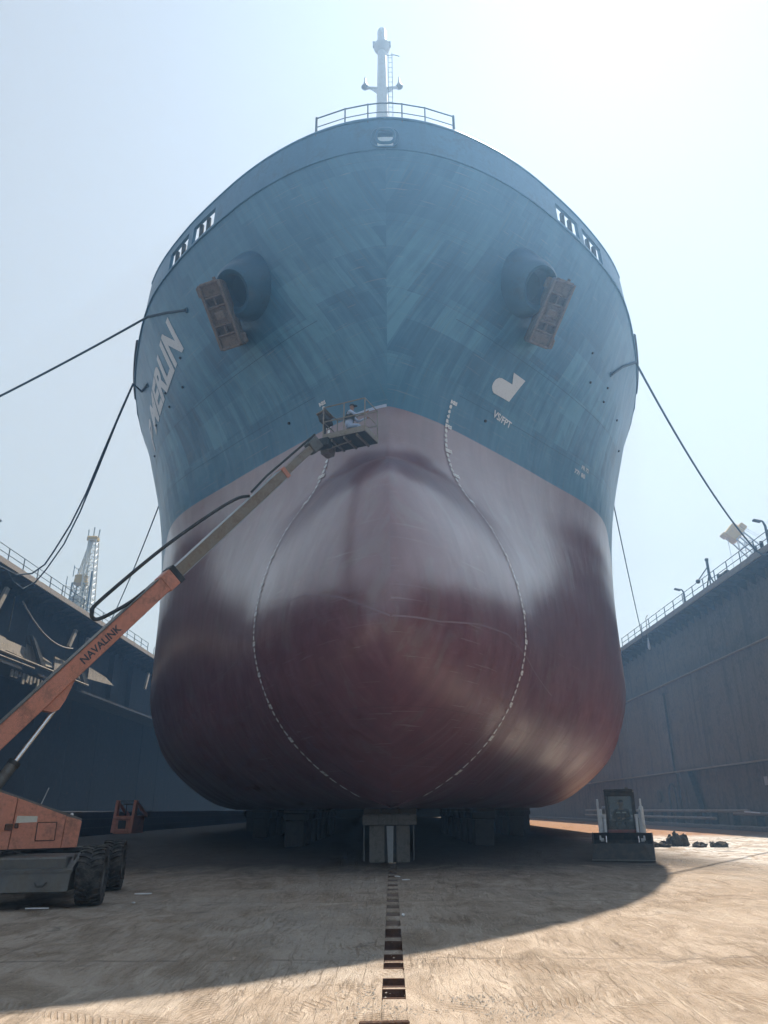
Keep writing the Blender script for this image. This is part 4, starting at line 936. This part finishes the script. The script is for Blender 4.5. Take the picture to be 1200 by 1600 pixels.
# painter, crouched in the basket, facing the stem (+x), leaning on the rail
nd = {'pelvis': ((-.10, 0, .50), (.15, .13), None), 'belly': ((-.10, 0, .68), (.14, .125), 'pelvis'), 'chest': ((-.04, 0, .90), (.165, .135), 'belly'), 'neck': ((-.01, 0, 1.07), .055, 'chest'),
      'jaw': ((.01, 0, 1.14), (.07, .062), 'neck'), 'head': ((0, 0, 1.22), (.088, .08), 'jaw'), 'skull': ((-.01, 0, 1.28), (.07, .066), 'head')}
for s_, t_ in ((-1, 'l'), (1, 'r')):
    y = .17 * s_
    nd[t_ + 'hip'] = ((-.08, s_ * .10, .46), .105, 'pelvis'); nd[t_ + 'knee'] = ((.30, s_ * .15, .44), .068, t_ + 'hip'); nd[t_ + 'calf'] = ((.20, s_ * .15, .26), .062, t_ + 'knee'); nd[t_ + 'ankle'] = ((.08, s_ * .15, .08), .042, t_ + 'calf'); nd[t_ + 'toe'] = ((.27, s_ * .16, .05), (.045, .035), t_ + 'ankle')
    nd[t_ + 'sho'] = ((-.03, s_ * .20, .98), .065, 'chest'); nd[t_ + 'elb'] = ((.18, s_ * .25, .80), .048, t_ + 'sho'); nd[t_ + 'wri'] = ((.44, s_ * .19, .88), .031, t_ + 'elb')
    hand(nd, t_, nd[t_ + 'wri'][0], (1, 0, .1), (0, s_, 0), t_ + 'wri')
cl = {'pelvis', 'belly', 'chest'} | {t_ + q for t_ in 'lr' for q in ('hip', 'knee', 'calf', 'sho', 'elb', 'wri')}
wk = person('person', 'worker in pale blue coveralls and dark vest crouching in the lift basket', nd, M['coverall'], M['skin'], pw(.03, .02, -.01), R(-8), cl, M['boots'], {t_ + q for t_ in 'lr' for q in ('ankle', 'toe')})
def face_kit(o, hc, fwd, hair_mat=None, cap_mat=None):
    """cap or hair, nose, ears and eyes around head centre hc (local), facing fwd"""
    f = Vector(fwd).normalized(); hc = Vector(hc); sd = Vector((-f.y, f.x, 0))
    MB().ball(hc + f * .088 + Vector((0, 0, -.01)), (.016, .016, .02), 6).build('nose', M['skin'], o, 60, local=True)
    for s_ in (-1, 1):
        MB().ball(hc + sd * s_ * .088 - f * .005, (.014, .014, .03), 6).build('ear', M['skin'], o, 60, local=True)
        MB().ball(hc + f * .078 + sd * s_ * .032 + Vector((0, 0, .02)), .011, 6).build('eye', M['hair'], o, 60, local=True)
    MB().box(hc + f * .082 + Vector((0, 0, -.05)), (.012, .012, .008)).build('mouth', M['rusty'], o, local=True)
    cp = MB(); P = []; n = 14
    for i in range(6):
        a = i / 5 * R(84)
        for k in range(n):
            t_ = 2 * math.pi * k / n; P.append(hc + Vector((0, 0, .035)) + Vector((math.cos(t_) * math.cos(a) * .103, math.sin(t_) * math.cos(a) * .103, math.sin(a) * .085)))
    cp.add(P, [(i * n + k, i * n + (k + 1) % n, (i + 1) * n + (k + 1) % n, (i + 1) * n + k) for i in range(5) for k in range(n)])
    if cap_mat is not None:
        cp.prism([hc + Vector((0, 0, .035)) + f * .09 + sd * .08, hc + Vector((0, 0, .03)) + f * .17 + sd * .05, hc + Vector((0, 0, .03)) + f * .17 - sd * .05, hc + Vector((0, 0, .035)) + f * .09 - sd * .08], (0, 0, 0), (0, 0, .01))
        cp.build('cap', cap_mat, o, 40, local=True)
    else: cp.build('hair', hair_mat, o, 60, local=True)
face_kit(wk, (.012, 0, 1.22), (1, 0, 0), None, M['vest'])
def shell_of(o, name, mat, lo, hi, half, grow, nlev=7, n=18, cx=0., lean=0.):
    """garment ring stack round the torso"""
    P = []; 
    for i in range(nlev):
        f = i / (nlev - 1); z = lo + (hi - lo) * f; rx = half[0] * (1 - .12 * f) + grow; ry = half[1] * (1 - .10 * f) + grow
        for k in range(n):
            t_ = 2 * math.pi * k / n; P.append((cx + lean * f + rx * math.cos(t_), ry * math.sin(t_), z))
    return MB().add(P, [(i * n + k, i * n + (k + 1) % n, (i + 1) * n + (k + 1) % n, (i + 1) * n + k) for i in range(nlev - 1) for k in range(n)]).build(name, mat, o, 60, local=True)
shell_of(wk, 'vest', M['vest'], .70, 1.02, (.165, .185), .0, cx=-.09, lean=.06)

# ================================================================ SKID LOADER
M['loader_white'] = grunge('pale_loader_paint', (.55, .60, .64), .45, 0, (.2, .18, .15), .35, 5, .15, .1, 0, .25)
M['loader_red'] = grunge('faded_red_paint', (.24, .075, .06), .55, 0, (.1, .07, .05), .4, 5, .2, .1)
M['black_paint'] = grunge('black_machine_paint', (.018, .02, .024), .5, 0, (.08, .07, .055), .4, 5, .3, .15)
def glass_material(name):
    m, t, b, o = nodes(name); b.inputs['Base Color'].default_value = (.75, .82, .84, 1); b.inputs['Roughness'].default_value = .05; b.inputs['Transmission Weight'].default_value = 0
    tr = N(t, 'BsdfTransparent'); tr.inputs[0].default_value = (.80, .86, .87, 1); ms = N(t, 'MixShader'); n_ = noise(t, pos(t), 6, 4)
    t.links.new(math_(t, 'ADD', .03, math_(t, 'MULTIPLY', n_, .08)), ms.inputs[0]); t.links.new(tr.outputs[0], ms.inputs[1]); t.links.new(b.outputs[0], ms.inputs[2]); t.links.new(ms.outputs[0], o.inputs[0]); return m
M['glass'] = glass_material('dusty_glass')
SK = thing('skid_loader', 'black and white skid loader with its bucket lowered to the ground', 'loader', (8.15, 28.5, 0), R(-19))
def sk(name, mbx, mat, parent=None, smooth=None): return mbx.build(name, mat, parent or SK, smooth, local=True)
B_ = lambda c, d, b=.02, m=None: MB().cbox(c, d, b, m)
# bucket: swept profile with side cheeks
prof = [(-1.72, .03), (-1.05, .03), (-.86, .14), (-.78, .38), (-.82, .66), (-.98, .86), (-1.02, .86), (-.87, .64), (-.83, .38), (-.90, .17), (-1.06, .075), (-1.72, .05)]
bk = sk('bucket', MB().prism([(-.98, y, z) for y, z in prof], (0, 0, 0), (1.96, 0, 0)), M['black_paint'])
for x in (-.97, .97): sk('bucket_cheek', MB().prism([(x, -1.70, .03), (x, -1.05, .03), (x, -.84, .15), (x, -.78, .38), (x, -.82, .66), (x, -1.0, .87), (x, -1.12, .80)], (-.015, 0, 0), (.03, 0, 0)), M['black_paint'], bk)
sk('bucket_edge', B_((0, -1.74, .045), (2.0, .14, .035), .008), M['grey_steel'], bk)
sk('bucket_back_plate', B_((0, -.84, .44), (1.9, .04, .80), .01), M['black_paint'], bk)
# the loader seen from the front: bucket tipped so that its floor faces ahead
sk('bucket_front', MB().prism([(-.99, -1.70, .04), (.99, -1.70, .04), (.97, -1.56, .54), (-.97, -1.56, .54)], (0, 0, 0), (0, .03, 0)), M['black_paint'], bk)
for x in (-.92, .92):
    for y in (-.52, .62): 
        ob = tyre(SK, (0, 0, 0), (math.copysign(1, x), 0, 0), .42, .30, 16, M['cream']); ob.location = (x * .86, y, .42)
sk('body', MB().prism([(-.58, y, z) for y, z in ((-.62, .25), (1.25, .25), (1.35, .9), (1.2, 1.25), (.3, 1.2), (-.55, .82))], (0, 0, 0), (1.16, 0, 0)), M['black_paint'])
sk('front_panel', B_((0, -.66, .80), (.92, .08, .30), .02), M['loader_red'])
sk('foot_well', B_((0, -.30, .78), (.86, .70, .06), .01), M['black_paint'])
sk('seat', B_((0, .32, 1.0), (.50, .48, .14), .05), M['black_paint']); sk('seat_back', B_((0, .58, 1.32), (.48, .12, .60), .05), M['black_paint'])
cb = sk('cab_roof', B_((0, .18, 2.22), (1.00, 1.25, .09), .03), M['black_paint'])
sk('roof_lamp', B_((.30, -.30, 2.30), (.12, .08, .07), .015), M['grey_steel'], cb)
for x in (-.45, .45):
    sk('cab_post', MB().prism([(x, -.55, .80), (x, -.43, .80), (x, -.33, 2.18), (x, -.42, 2.18)], (-.035, 0, 0), (.035, 0, 0)), M['black_paint'])
    sk('cab_side', MB().prism([(x, -.45, 1.15), (x, .75, 1.15), (x, .75, 2.18), (x, .62, 2.18), (x, .62, 1.27), (x, -.43, 1.27)], (-.02, 0, 0), (.02, 0, 0)), M['black_paint'])
    sk('cab_mesh', MB().box((x, .1, 1.75), (.02, .05, .85)).box((x, .35, 1.75), (.02, .05, .85)), M['black_paint'])
    sk('cab_post', B_((x, .76, 1.7), (.08, .08, .98), .01), M['black_paint'])
sk('cab_header', B_((0, -.37, 2.10), (.90, .06, .14), .02), M['black_paint'])
sk('windscreen', MB().prism([(-.41, -.50, .92), (.41, -.50, .92), (.41, -.37, 2.04), (-.41, -.37, 2.04)], (0, 0, 0), (0, .008, 0)), M['glass'])
sk('rear_window', MB().box((0, .79, 1.78), (.82, .008, .72)), M['glass'])
for s_ in (-1, 1):
    x = s_ * .66
    ar = sk('lift_arm', MB().prism([(x, 1.25, 1.42), (x, .2, 1.62), (x, -.58, 1.60), (x, -.78, 1.25), (x, -.92, .62), (x, -.86, .40), (x, -.72, .40), (x, -.66, 1.1), (x, -.52, 1.38), (x, .2, 1.42), (x, 1.25, 1.22)], (-.055, 0, 0), (.055, 0, 0)), M['loader_white'])
    sk('arm_upright', B_((x, 1.2, 1.1), (.16, .34, 1.2), .03), M['loader_white'], ar)
    sk('arm_plate', MB().prism([(x + s_ * .06, -.80, 1.92), (x + s_ * .06, -.60, 1.94), (x + s_ * .06, -.55, 1.40), (x + s_ * .06, -.88, .62), (x + s_ * .06, -.98, .62), (x + s_ * .06, -.88, 1.4)], (-.03, 0, 0), (.03, 0, 0)), M['loader_white'], ar)
    sk('bucket_cylinder', MB().tube([(x - s_ * .13, -.72, 1.36), (x - s_ * .13, -.90, .86)], .055, 10), M['loader_white'], ar, 40)
    sk('cylinder_rod', MB().tube([(x - s_ * .13, -.88, .9), (x - s_ * .13, -1.0, .55)], .03, 8), M['chrome'], ar, 40)
    sk('cylinder_clevis', B_((x - s_ * .12, -.72, 1.38), (.14, .12, .12), .02), M['loader_white'], ar)
    sk('arm_foot', B_((x, -.86, .45), (.26, .10, .30), .02), M['black_paint'], ar)
sk('wheel_guard', B_((0, 0.05, .72), (1.60, 1.3, .05), .02), M['black_paint'])
# operator, seated, both hands in front of the lap bar, facing the bucket (-y)
nd = {'pelvis': ((0, .34, 1.14), (.16, .14), None), 'belly': ((0, .36, 1.30), (.15, .125), 'pelvis'), 'chest': ((0, .37, 1.50), (.18, .13), 'belly'), 'neck': ((0, .36, 1.66), .055, 'chest'),
      'jaw': ((0, .33, 1.73), (.07, .065), 'neck'), 'head': ((0, .34, 1.81), (.085, .09), 'jaw'), 'skull': ((0, .35, 1.88), (.07, .072), 'head')}
for s_, t_ in ((-1, 'l'), (1, 'r')):
    nd[t_ + 'hip'] = ((s_ * .11, .30, 1.12), .10, 'pelvis'); nd[t_ + 'knee'] = ((s_ * .17, -.12, 1.18), .07, t_ + 'hip'); nd[t_ + 'calf'] = ((s_ * .17, -.20, .98), .06, t_ + 'knee'); nd[t_ + 'ankle'] = ((s_ * .17, -.26, .88), .045, t_ + 'calf'); nd[t_ + 'toe'] = ((s_ * .18, -.42, .85), (.045, .035), t_ + 'ankle')
    nd[t_ + 'sho'] = ((s_ * .22, .37, 1.56), .068, 'chest'); nd[t_ + 'elb'] = ((s_ * .29, .22, 1.30), .052, t_ + 'sho'); nd[t_ + 'wri'] = ((s_ * .13, -.02, 1.30), .033, t_ + 'elb')
    hand(nd, t_, nd[t_ + 'wri'][0], (-s_ * .5, -.8, .05), (s_ * .9, -.4, 0), t_ + 'wri')
op = person('person', 'operator in dark jacket with reflective stripe seated inside the skid loader cab', nd, M['navy'], M['skin'], SK.location, R(-19), cl, M['boots'], {t_ + q for t_ in 'lr' for q in ('ankle', 'toe')})
face_kit(op, (0, .335, 1.81), (0, -1, 0), M['hair'])
st = MB()
for s_ in (-1, 1): st.prism([(s_ * .03, .225, 1.47), (s_ * .17, .265, 1.47), (s_ * .17, .262, 1.515), (s_ * .03, .222, 1.515)], (0, 0, 0), (0, -.012, 0))
st.build('reflective_stripe', M['reflective'], op, local=True)

# ================================================================ FAR ORANGE LOADER
FO = thing('compact_loader', 'small orange loader parked in the dark by the far dock wall', 'loader', (-17.2, 52.2, 0), R(-8))
def fo(name, mbx, mat, parent=None): return mbx.build(name, mat, parent or FO, None, local=True)
bd = fo('body', MB().prism([(-.56, -.9, .35), (.56, -.9, .35), (.56, -.86, 1.40), (-.56, -.86, 1.40)], (0, 0, 0), (0, 1.9, 0)), M['orange'])
fo('radiator_grille', B_((0, -.91, .88), (.52, .05, .50), .02), M['dark_steel'], bd)
for z in (.54, 1.26): fo('panel_strip', B_((0, -.93, z), (1.0, .05, .16), .02), M['orange'], bd)
for s_ in (-1, 1):
    fo('lift_tower', MB().prism([(s_ * .62, -.95, .4), (s_ * .62, -.55, .4), (s_ * .62, -.35, 2.35), (s_ * .62, -.65, 2.35)], (-.09, 0, 0), (.09, 0, 0)), M['orange'])
    fo('lift_arm', MB().prism([(s_ * .64, -.5, 2.3), (s_ * .64, 1.2, 1.5), (s_ * .64, 1.2, 1.3), (s_ * .64, -.5, 2.1)], (-.06, 0, 0), (.06, 0, 0)), M['orange'])
    for y in (-.45, .6):
        ob = tyre(FO, (0, 0, 0), (s_, 0, 0), .38, .28, 12); ob.location = (s_ * .72, y, .38)
fo('cab_frame', MB().box((0, .3, 2.1), (.9, .9, .06)).box((-.42, .3, 1.75), (.05, .05, .7)).box((.42, .3, 1.75), (.05, .05, .7)), M['dark_steel'])
fo('cross_bar', B_((0, -.5, 2.30), (1.3, .06, .05), .01), M['dark_steel'])

# ================================================================ MOORING ROPES
def rope(name, label, pts, r, mat, n=10):
    o = MB().tube(pts, r, 8).build(name, mat, None, 60); return tag(o, label, 'rope', 'mooring ropes')
def bez(a, b, c, n=18):
    a, b, c = Vector(a), Vector(b), Vector(c); return [a * (1 - t) ** 2 + b * 2 * t * (1 - t) + c * t * t for t in np.linspace(0, 1, n)]
hp = lambda s_, zk, Y_: list(hull_pt(s_, zk, Y=Y_, off=.06))
A0, A1 = hp(-1, 20.5, 26.9), hp(-1, 22.2, 29.6)
rope('mooring_rope', 'taut dark mooring rope leaving the hull above the white lettering', [A0, hp(-1, 21.2, 28.0), A1] + sag(A1, (-29.0, 35.6, 18.9), .35)[1:], .055, M['rope'])
B1 = hp(-1, 21.6, 36.4)
rope('mooring_rope', 'slack double mooring rope hanging in a bight onto the dark dock wall', [hp(-1, 20.6, 33.2), hp(-1, 21.2, 34.8)] + ROPE_L2, .06, M['rope'])
rope('mooring_rope', 'second slack mooring rope looping below the dark dock edge', ROPE_L3, .055, M['rope'])
rope('mooring_rope', 'thin straight mooring line down to the dark dock behind the boom', [hp(-1, 20.0, 47.5)] + sag(hp(-1, 20.0, 47.5), (-29.5, 75.2, 18.7), .6)[1:], .045, M['rope'])
C1 = hp(1, 22.3, 34.2)
rope('mooring_rope', 'taut dark mooring rope running down to the pale dock wall', [hp(1, 19.4, 30.8), hp(1, 20.6, 32.0), C1] + sag(C1, (26.25, 50.3, 18.62), 1.1)[1:] + [(26.15, 49.4, 18.0), (26.2, 48, 17.6), (26.25, 45.5, 17.7)], .06, M['rope'])
D1 = hp(1, 20.0, 47.5)
rope('mooring_rope', 'thin mooring line dropping from the hull to the white float', sag(D1, (26.2, 76.4, 18.4), .5) + [(26.15, 76.2, 17.2)], .04, M['rope'])
for (s_, zk, Y_) in ((-1, 20.5, 26.9), (-1, 20.6, 33.2), (1, 19.4, 30.8), (-1, 20.0, 47.5), (1, 20.0, 47.5)):
    MB().lathe([(.0, .01), (.08, .01), (.10, .04), (.13, .03), (.14, -.05)], hull_pt(s_, zk, Y=Y_), (s_ * .8, -.55, -.25), 18).build('mooring_eye', M['hull_plain'], SHIP, 40)
fl = thing('rope_float', 'white float hanging on a pale cord against the pale dock wall', 'float', (26.15, 74.6, 16.6))
MB().lathe([(0, -.7), (.09, -.66), (.13, -.4), (.09, .0), (.05, .35), (.03, .6), (0, .6)], (26.15, 74.6, 17.1), (0, 0, 1), 12).build('float_body', M['white_paint'], fl, 50)
MB().tube([(26.15, 74.6, 17.6), (26.15, 74.4, 19.6), (26.3, 74.2, 19.9)], .035, 6).build('cord', M['rope_pale'], fl, 50)

# ================================================================ THINGS ON THE DOCK DECKS
def lamp_stub(x, y, label, h=2.0, dx=-.7):
    r_ = thing('dock_lamp', label, 'lamp', (x, y, 18.44), 0, 'lamps on the dock edge')
    MB().tube([(x, y, 18.4), (x, y, 18.4 + h * .8), (x + dx * .15, y, 18.4 + h * .95), (x + dx * .4, y, 18.4 + h)], [.11, .09, .07, .06], 8).build('lamp_post', M['rail_paint'], r_, 40)
    MB().cbox((x + dx * .75, y, 18.4 + h * .98), (abs(dx) * .8, .3, .16), .04, Matrix.Rotation(.25 * (1 if dx < 0 else -1), 3, 'Y')).build('lamp_head', M['rail_paint'], r_)
lamp_stub(26.75, 65.4, 'short hooked lamp on the pale dock edge near the float', 1.7)
lamp_stub(26.75, 49.4, 'hooked lamp on the pale dock edge in front of the yellow crane', 2.2)
lamp_stub(-28.3, 48.2, 'dark lamp head at the outer end of the dark dock railing', 2.3, .9)
tr_ = thing('tripod_light', 'dark tripod work light standing on the pale dock edge', 'work light', (26.75, 59.6, 18.44))
for a in (0, 2.1, 4.2): MB().tube([(26.75 + .5 * math.cos(a), 59.6 + .5 * math.sin(a), 18.44), (26.75, 59.6, 19.7)], .06, 6).build('leg', M['rail_paint'], tr_, 40)
MB().tube([(26.75, 59.6, 19.6), (26.75, 59.6, 20.9)], .12, 8).build('column', M['rail_paint'], tr_, 40)
MB().ball((26.75, 59.6, 21.0), .17).build('lamp_head', M['rail_paint'], tr_, 60)
MB().tube([(26.75, 59.6, 20.4), (25.9, 59.9, 19.3)], .05, 6).build('side_arm', M['rail_paint'], tr_, 40); MB().ball((25.85, 59.9, 19.2), .2).build('counterweight', M['rail_paint'], tr_, 60)
wn = thing('dock_winch', 'low dark winch on the pale dock edge beside the tripod light', 'winch', (26.9, 57.2, 18.44))
MB().cbox((26.9, 57.2, 18.6), (.9, 1.5, .3), .04).build('bed', M['dark_steel'], wn); MB().tube([(26.9, 56.6, 18.9), (26.9, 57.8, 18.9)], .28, 12).build('drum', M['dark_steel'], wn, 40); MB().cbox((26.9, 58.0, 18.95), (.5, .25, .6), .04).build('gear_case', M['rail_paint'], wn)
fa = thing('roller_fairlead', 'dark roller fairlead where the rope meets the pale dock edge', 'fairlead', (26.6, 50.6, 18.44))
MB().cbox((26.6, 50.6, 18.55), (.7, 1.6, .2), .03).build('bed', M['dark_steel'], fa)
for y in (50.1, 51.1): MB().tube([(26.6, y, 18.6), (26.6, y, 19.25)], .13, 10).build('roller', M['dark_steel'], fa, 40)
eq = thing('deck_winch', 'dark winch with thin aerial behind the dark dock railing', 'winch', (-28.8, 63.2, 18.44))
MB().cbox((-28.8, 63.2, 18.75), (.8, 1.6, .6), .05).build('bed', M['dark_steel'], eq); MB().tube([(-28.8, 63.2, 19), (-28.8, 63.2, 21.2)], .03, 6).build('aerial', M['rail_paint'], eq, 40)
MB().tube([(-28.8, 63.2, 20.3), (-27.9, 65.0, 20.4), (-27.9, 65.0, 21.0)], .025, 6).build('aerial_arm', M['rail_paint'], eq, 40)
fo2 = MB().cbox((-28.6, 53.6, 18.62), (.7, 2.2, .36), .06).build('cable_box', M['dark_steel'])
tag(fo2, 'low dark box behind the railing of the dark dock edge', 'box')

# ================================================================ CRANES
def lattice(A, B, w0, w1, nseg, r=.06, side=None):
    A, B = Vector(A), Vector(B); d = (B - A).normalized(); s_ = d.cross(side or Vector((0, 1, 0))).normalized(); u = d.cross(s_).normalized(); m = MB(); prev = None
    for i in range(nseg + 1):
        f = i / nseg; w_ = (w0 + (w1 - w0) * f) / 2; c = A.lerp(B, f); q = [c + s_ * a * w_ + u * b * w_ for a, b in ((-1, -1), (1, -1), (1, 1), (-1, 1))]
        if prev:
            for k in range(4):
                m.tube([prev[k], q[k]], r * 1.5, 6); m.tube([prev[k], q[(k + 1) % 4]], r * .7, 4); m.tube([q[k], q[(k + 1) % 4]], r * .7, 4)
        prev = q
    return m
M['crane_grey'] = grunge('crane_grey_green', (.26, .29, .25), .6, 0, (.12, .1, .08), .4, 1, .2, .1)
cr = thing('quay_crane', 'cream and yellow lattice crane standing beyond the dark dock wall', 'crane', (-47.8, 110, 0))
for (x, y) in ((-50.2, 108), (-45.4, 108), (-50.2, 113), (-45.4, 113)): MB().box((x, y, 13), (.5, .5, 26)).build('portal_leg', M['crane_grey'], cr)
MB().box((-47.8, 110.5, 26.2), (6, 6, .8)).build('portal_beam', M['crane_grey'], cr)
tl = lattice((-47.9, 110, 26.5), (-47.9, 110, 34.4), 2.1, 1.8, 6, .09); tl.build('tower', M['crane_grey'], cr)
MB().box((-47.95, 110, 31.6), (1.5, 1.5, 1.4)).build('machinery_house', M['cream'], cr)
MB().box((-47.6, 109.2, 29.2), (1.7, 1.0, .5)).build('gantry_deck', M['cream'], cr)
MB().lathe([(0, 34.3), (1.0, 34.3), (1.05, 34.7), (.95, 35.3), (1.0, 35.7), (0, 35.7)], (-47.9, 110, 0), (0, 0, 1), 16).build('slew_ring', M['yellow'], cr, 30)
hr = MB()
for (x, y) in ((-48.9, 109.2), (-48.9, 110.8), (-46.9, 109.2)): hr.tube([(x, y, 35.4), (x, y, 37.2)], .06, 5)
hr.tube([(-48.9, 109.2, 37), (-48.9, 110.8, 37)], .05, 5); hr.build('ring_railing', M['rail_paint'], cr)
lattice((-46.1, 109.4, 28.0), (-46.55, 109.4, 41.3), 1.9, 1.15, 14, .07).build('jib', M['cream'], cr)
lattice((-47.9, 109.4, 35.8), (-46.9, 109.4, 41.2), .55, .35, 8, .05).build('stay_mast', M['cream'], cr)
MB().cbox((-46.7, 109.4, 41.6), (1.7, 1.1, .8), .15).build('jib_head', M['yellow'], cr)
for x in (-47.5, -45.9, -46.7): MB().tube([(x, 109.4, 41.8), (x + (x + 46.7) * .1, 109.4, 43.2 if x != -46.7 else 43.6)], .09, 6).build('sheave_horn', M['crane_grey'], cr)
MB().tube([(-45.6, 108.4, 27), (-45.7, 108.4, 36)], .12, 6).build('ladder_tube', M['rail_paint'], cr)
c2 = thing('quay_crane', 'yellow headed lattice crane rising beyond the pale dock wall', 'crane', (64, 95, 0))
MB().box((65, 97, 10), (4, 4, 20)).build('tower', M['crane_grey'], c2); MB().box((65, 97, 21.5), (5, 6, 4)).build('machinery_house', M['yellow'], c2)
lattice((62, 95, 19.5), (47.4, 95, 35.6), 2.6, 1.5, 16, .07).build('jib', M['galv'], c2)
hd = Matrix.Rotation(R(42), 3, 'Y')
MB().cbox((46.9, 95, 36.2), (1.9, 1.4, 2.3), .2, hd).build('jib_head', M['yellow'], c2); MB().cbox((48.2, 95, 37.1), (1.0, 1.0, .8), .1, hd).build('sheave_box', M['yellow'], c2); MB().cbox((45.6, 95, 35.9), (.8, 1.0, .6), .1, hd).build('sheave_box', M['yellow'], c2)
for x in (46.0, 47.4): MB().tube([(x, 95, 35.4), (x + .3, 95, 22)], .035, 4).build('hoist_wire', M['galv'], c2)
for k in (0, .5): MB().tube([(48.4, 95 + k, 37.2), (60, 95 + k, 29.5)], .03, 4).build('stay_wire', M['galv'], c2)

# ================================================================ LITTER AND RUBBLE
def flat_piece(x, y, w_, l_, rz, label, h=.02):
    n = 7; o = [(x + w_ / 2 * math.cos(2 * math.pi * k / n) * random.uniform(.7, 1.1), y + l_ / 2 * math.sin(2 * math.pi * k / n) * random.uniform(.7, 1.1), .012) for k in range(n)]
    c = Vector((x, y, 0)); o = [Matrix.Rotation(rz, 3, 'Z') @ (Vector(p) - c) + c for p in o]
    ob = MB().prism(o, (0, 0, 0), (0, 0, h)).build('litter_piece', M['white_paint']); tag(ob, label, 'litter', 'scraps lying on the floor')
random.seed(4)
for (x, y, w_, l_, rz, lb) in SCRAPS: flat_piece(x, y, w_, l_, rz, lb)
def stones(name, spots_, mat, label):
    m = MB()
    for (cx, cy, sx, sy, n, s0, s1) in spots_:
        for _ in range(n):
            x = random.gauss(cx, sx); y = random.gauss(cy, sy); s_ = random.uniform(s0, s1); q = [Vector((random.gauss(0, 1), random.gauss(0, 1), random.gauss(0, .8))).normalized() for _ in range(6)]
            P = [Vector((x, y, s_ * .3)) + Vector(p) * s_ * random.uniform(.7, 1.2) for p in ((1, 0, 0), (-1, 0, 0), (0, 1, 0), (0, -1, 0), (.2, .1, .8), (0, 0, -.5))]
            m.add(P, [(0, 2, 4), (2, 1, 4), (1, 3, 4), (3, 0, 4), (2, 0, 5), (1, 2, 5), (3, 1, 5), (0, 3, 5)])
    o = m.build(name, mat); tag(o, label, None, None, 'stuff')
M['gravel'] = grunge('pale_gravel', (.42, .385, .34), .9, 0, (.16, .15, .14), .5, 14, .4, .3)
stones('gravel', STONES, M['gravel'], 'pale gravel scattered beside the pocket line')
M['clod'] = grunge('dark_clod', (.035, .033, .03), .95, 0, (.08, .07, .06), .4, 9, .3, .6)
for (x, y, w_, h_, lb) in CLODS:
    m = MB(); n = 12
    for i in range(3 + int(w_ * 4)):
        m.ball((x + random.uniform(-.5, .5) * w_, y + random.uniform(-.2, .2), h_ * .3 * random.uniform(.5, 1.2)), (.14 + .2 * w_ * random.random(), .15, h_ * random.uniform(.4, .8)), 8)
    m.v = [tuple(Vector(p) + Vector((random.uniform(-.06, .06), random.uniform(-.06, .06), random.uniform(-.05, .07)))) for p in m.v]; m.v = [(p[0], p[1], max(p[2], -.02)) for p in m.v]
    tag(m.build('dirt_clod', M['clod'], None), lb, 'dirt clod', 'clods by the skid loader')

# ================================================================ HAZE
def haze():
    m = bpy.data.materials.new('glare_veil'); m.use_nodes = True; t = m.node_tree; t.nodes.clear()
    o = t.nodes.new('ShaderNodeOutputMaterial'); v = t.nodes.new('ShaderNodeVolumePrincipled')
    v.inputs['Color'].default_value = (.32, .60, 1.0, 1); v.inputs['Density'].default_value = .0021; v.inputs['Anisotropy'].default_value = .66  # added blue volume, stands for the veiling glare of the lens
    t.links.new(v.outputs[0], o.inputs['Volume'])
    ob = MB().box((0, 0, 21.5), (1420, 1420, 50)).build('haze', m); tag(ob, 'thin blue veil added through the dock to stand for lens glare', None, None, 'stuff')
haze()
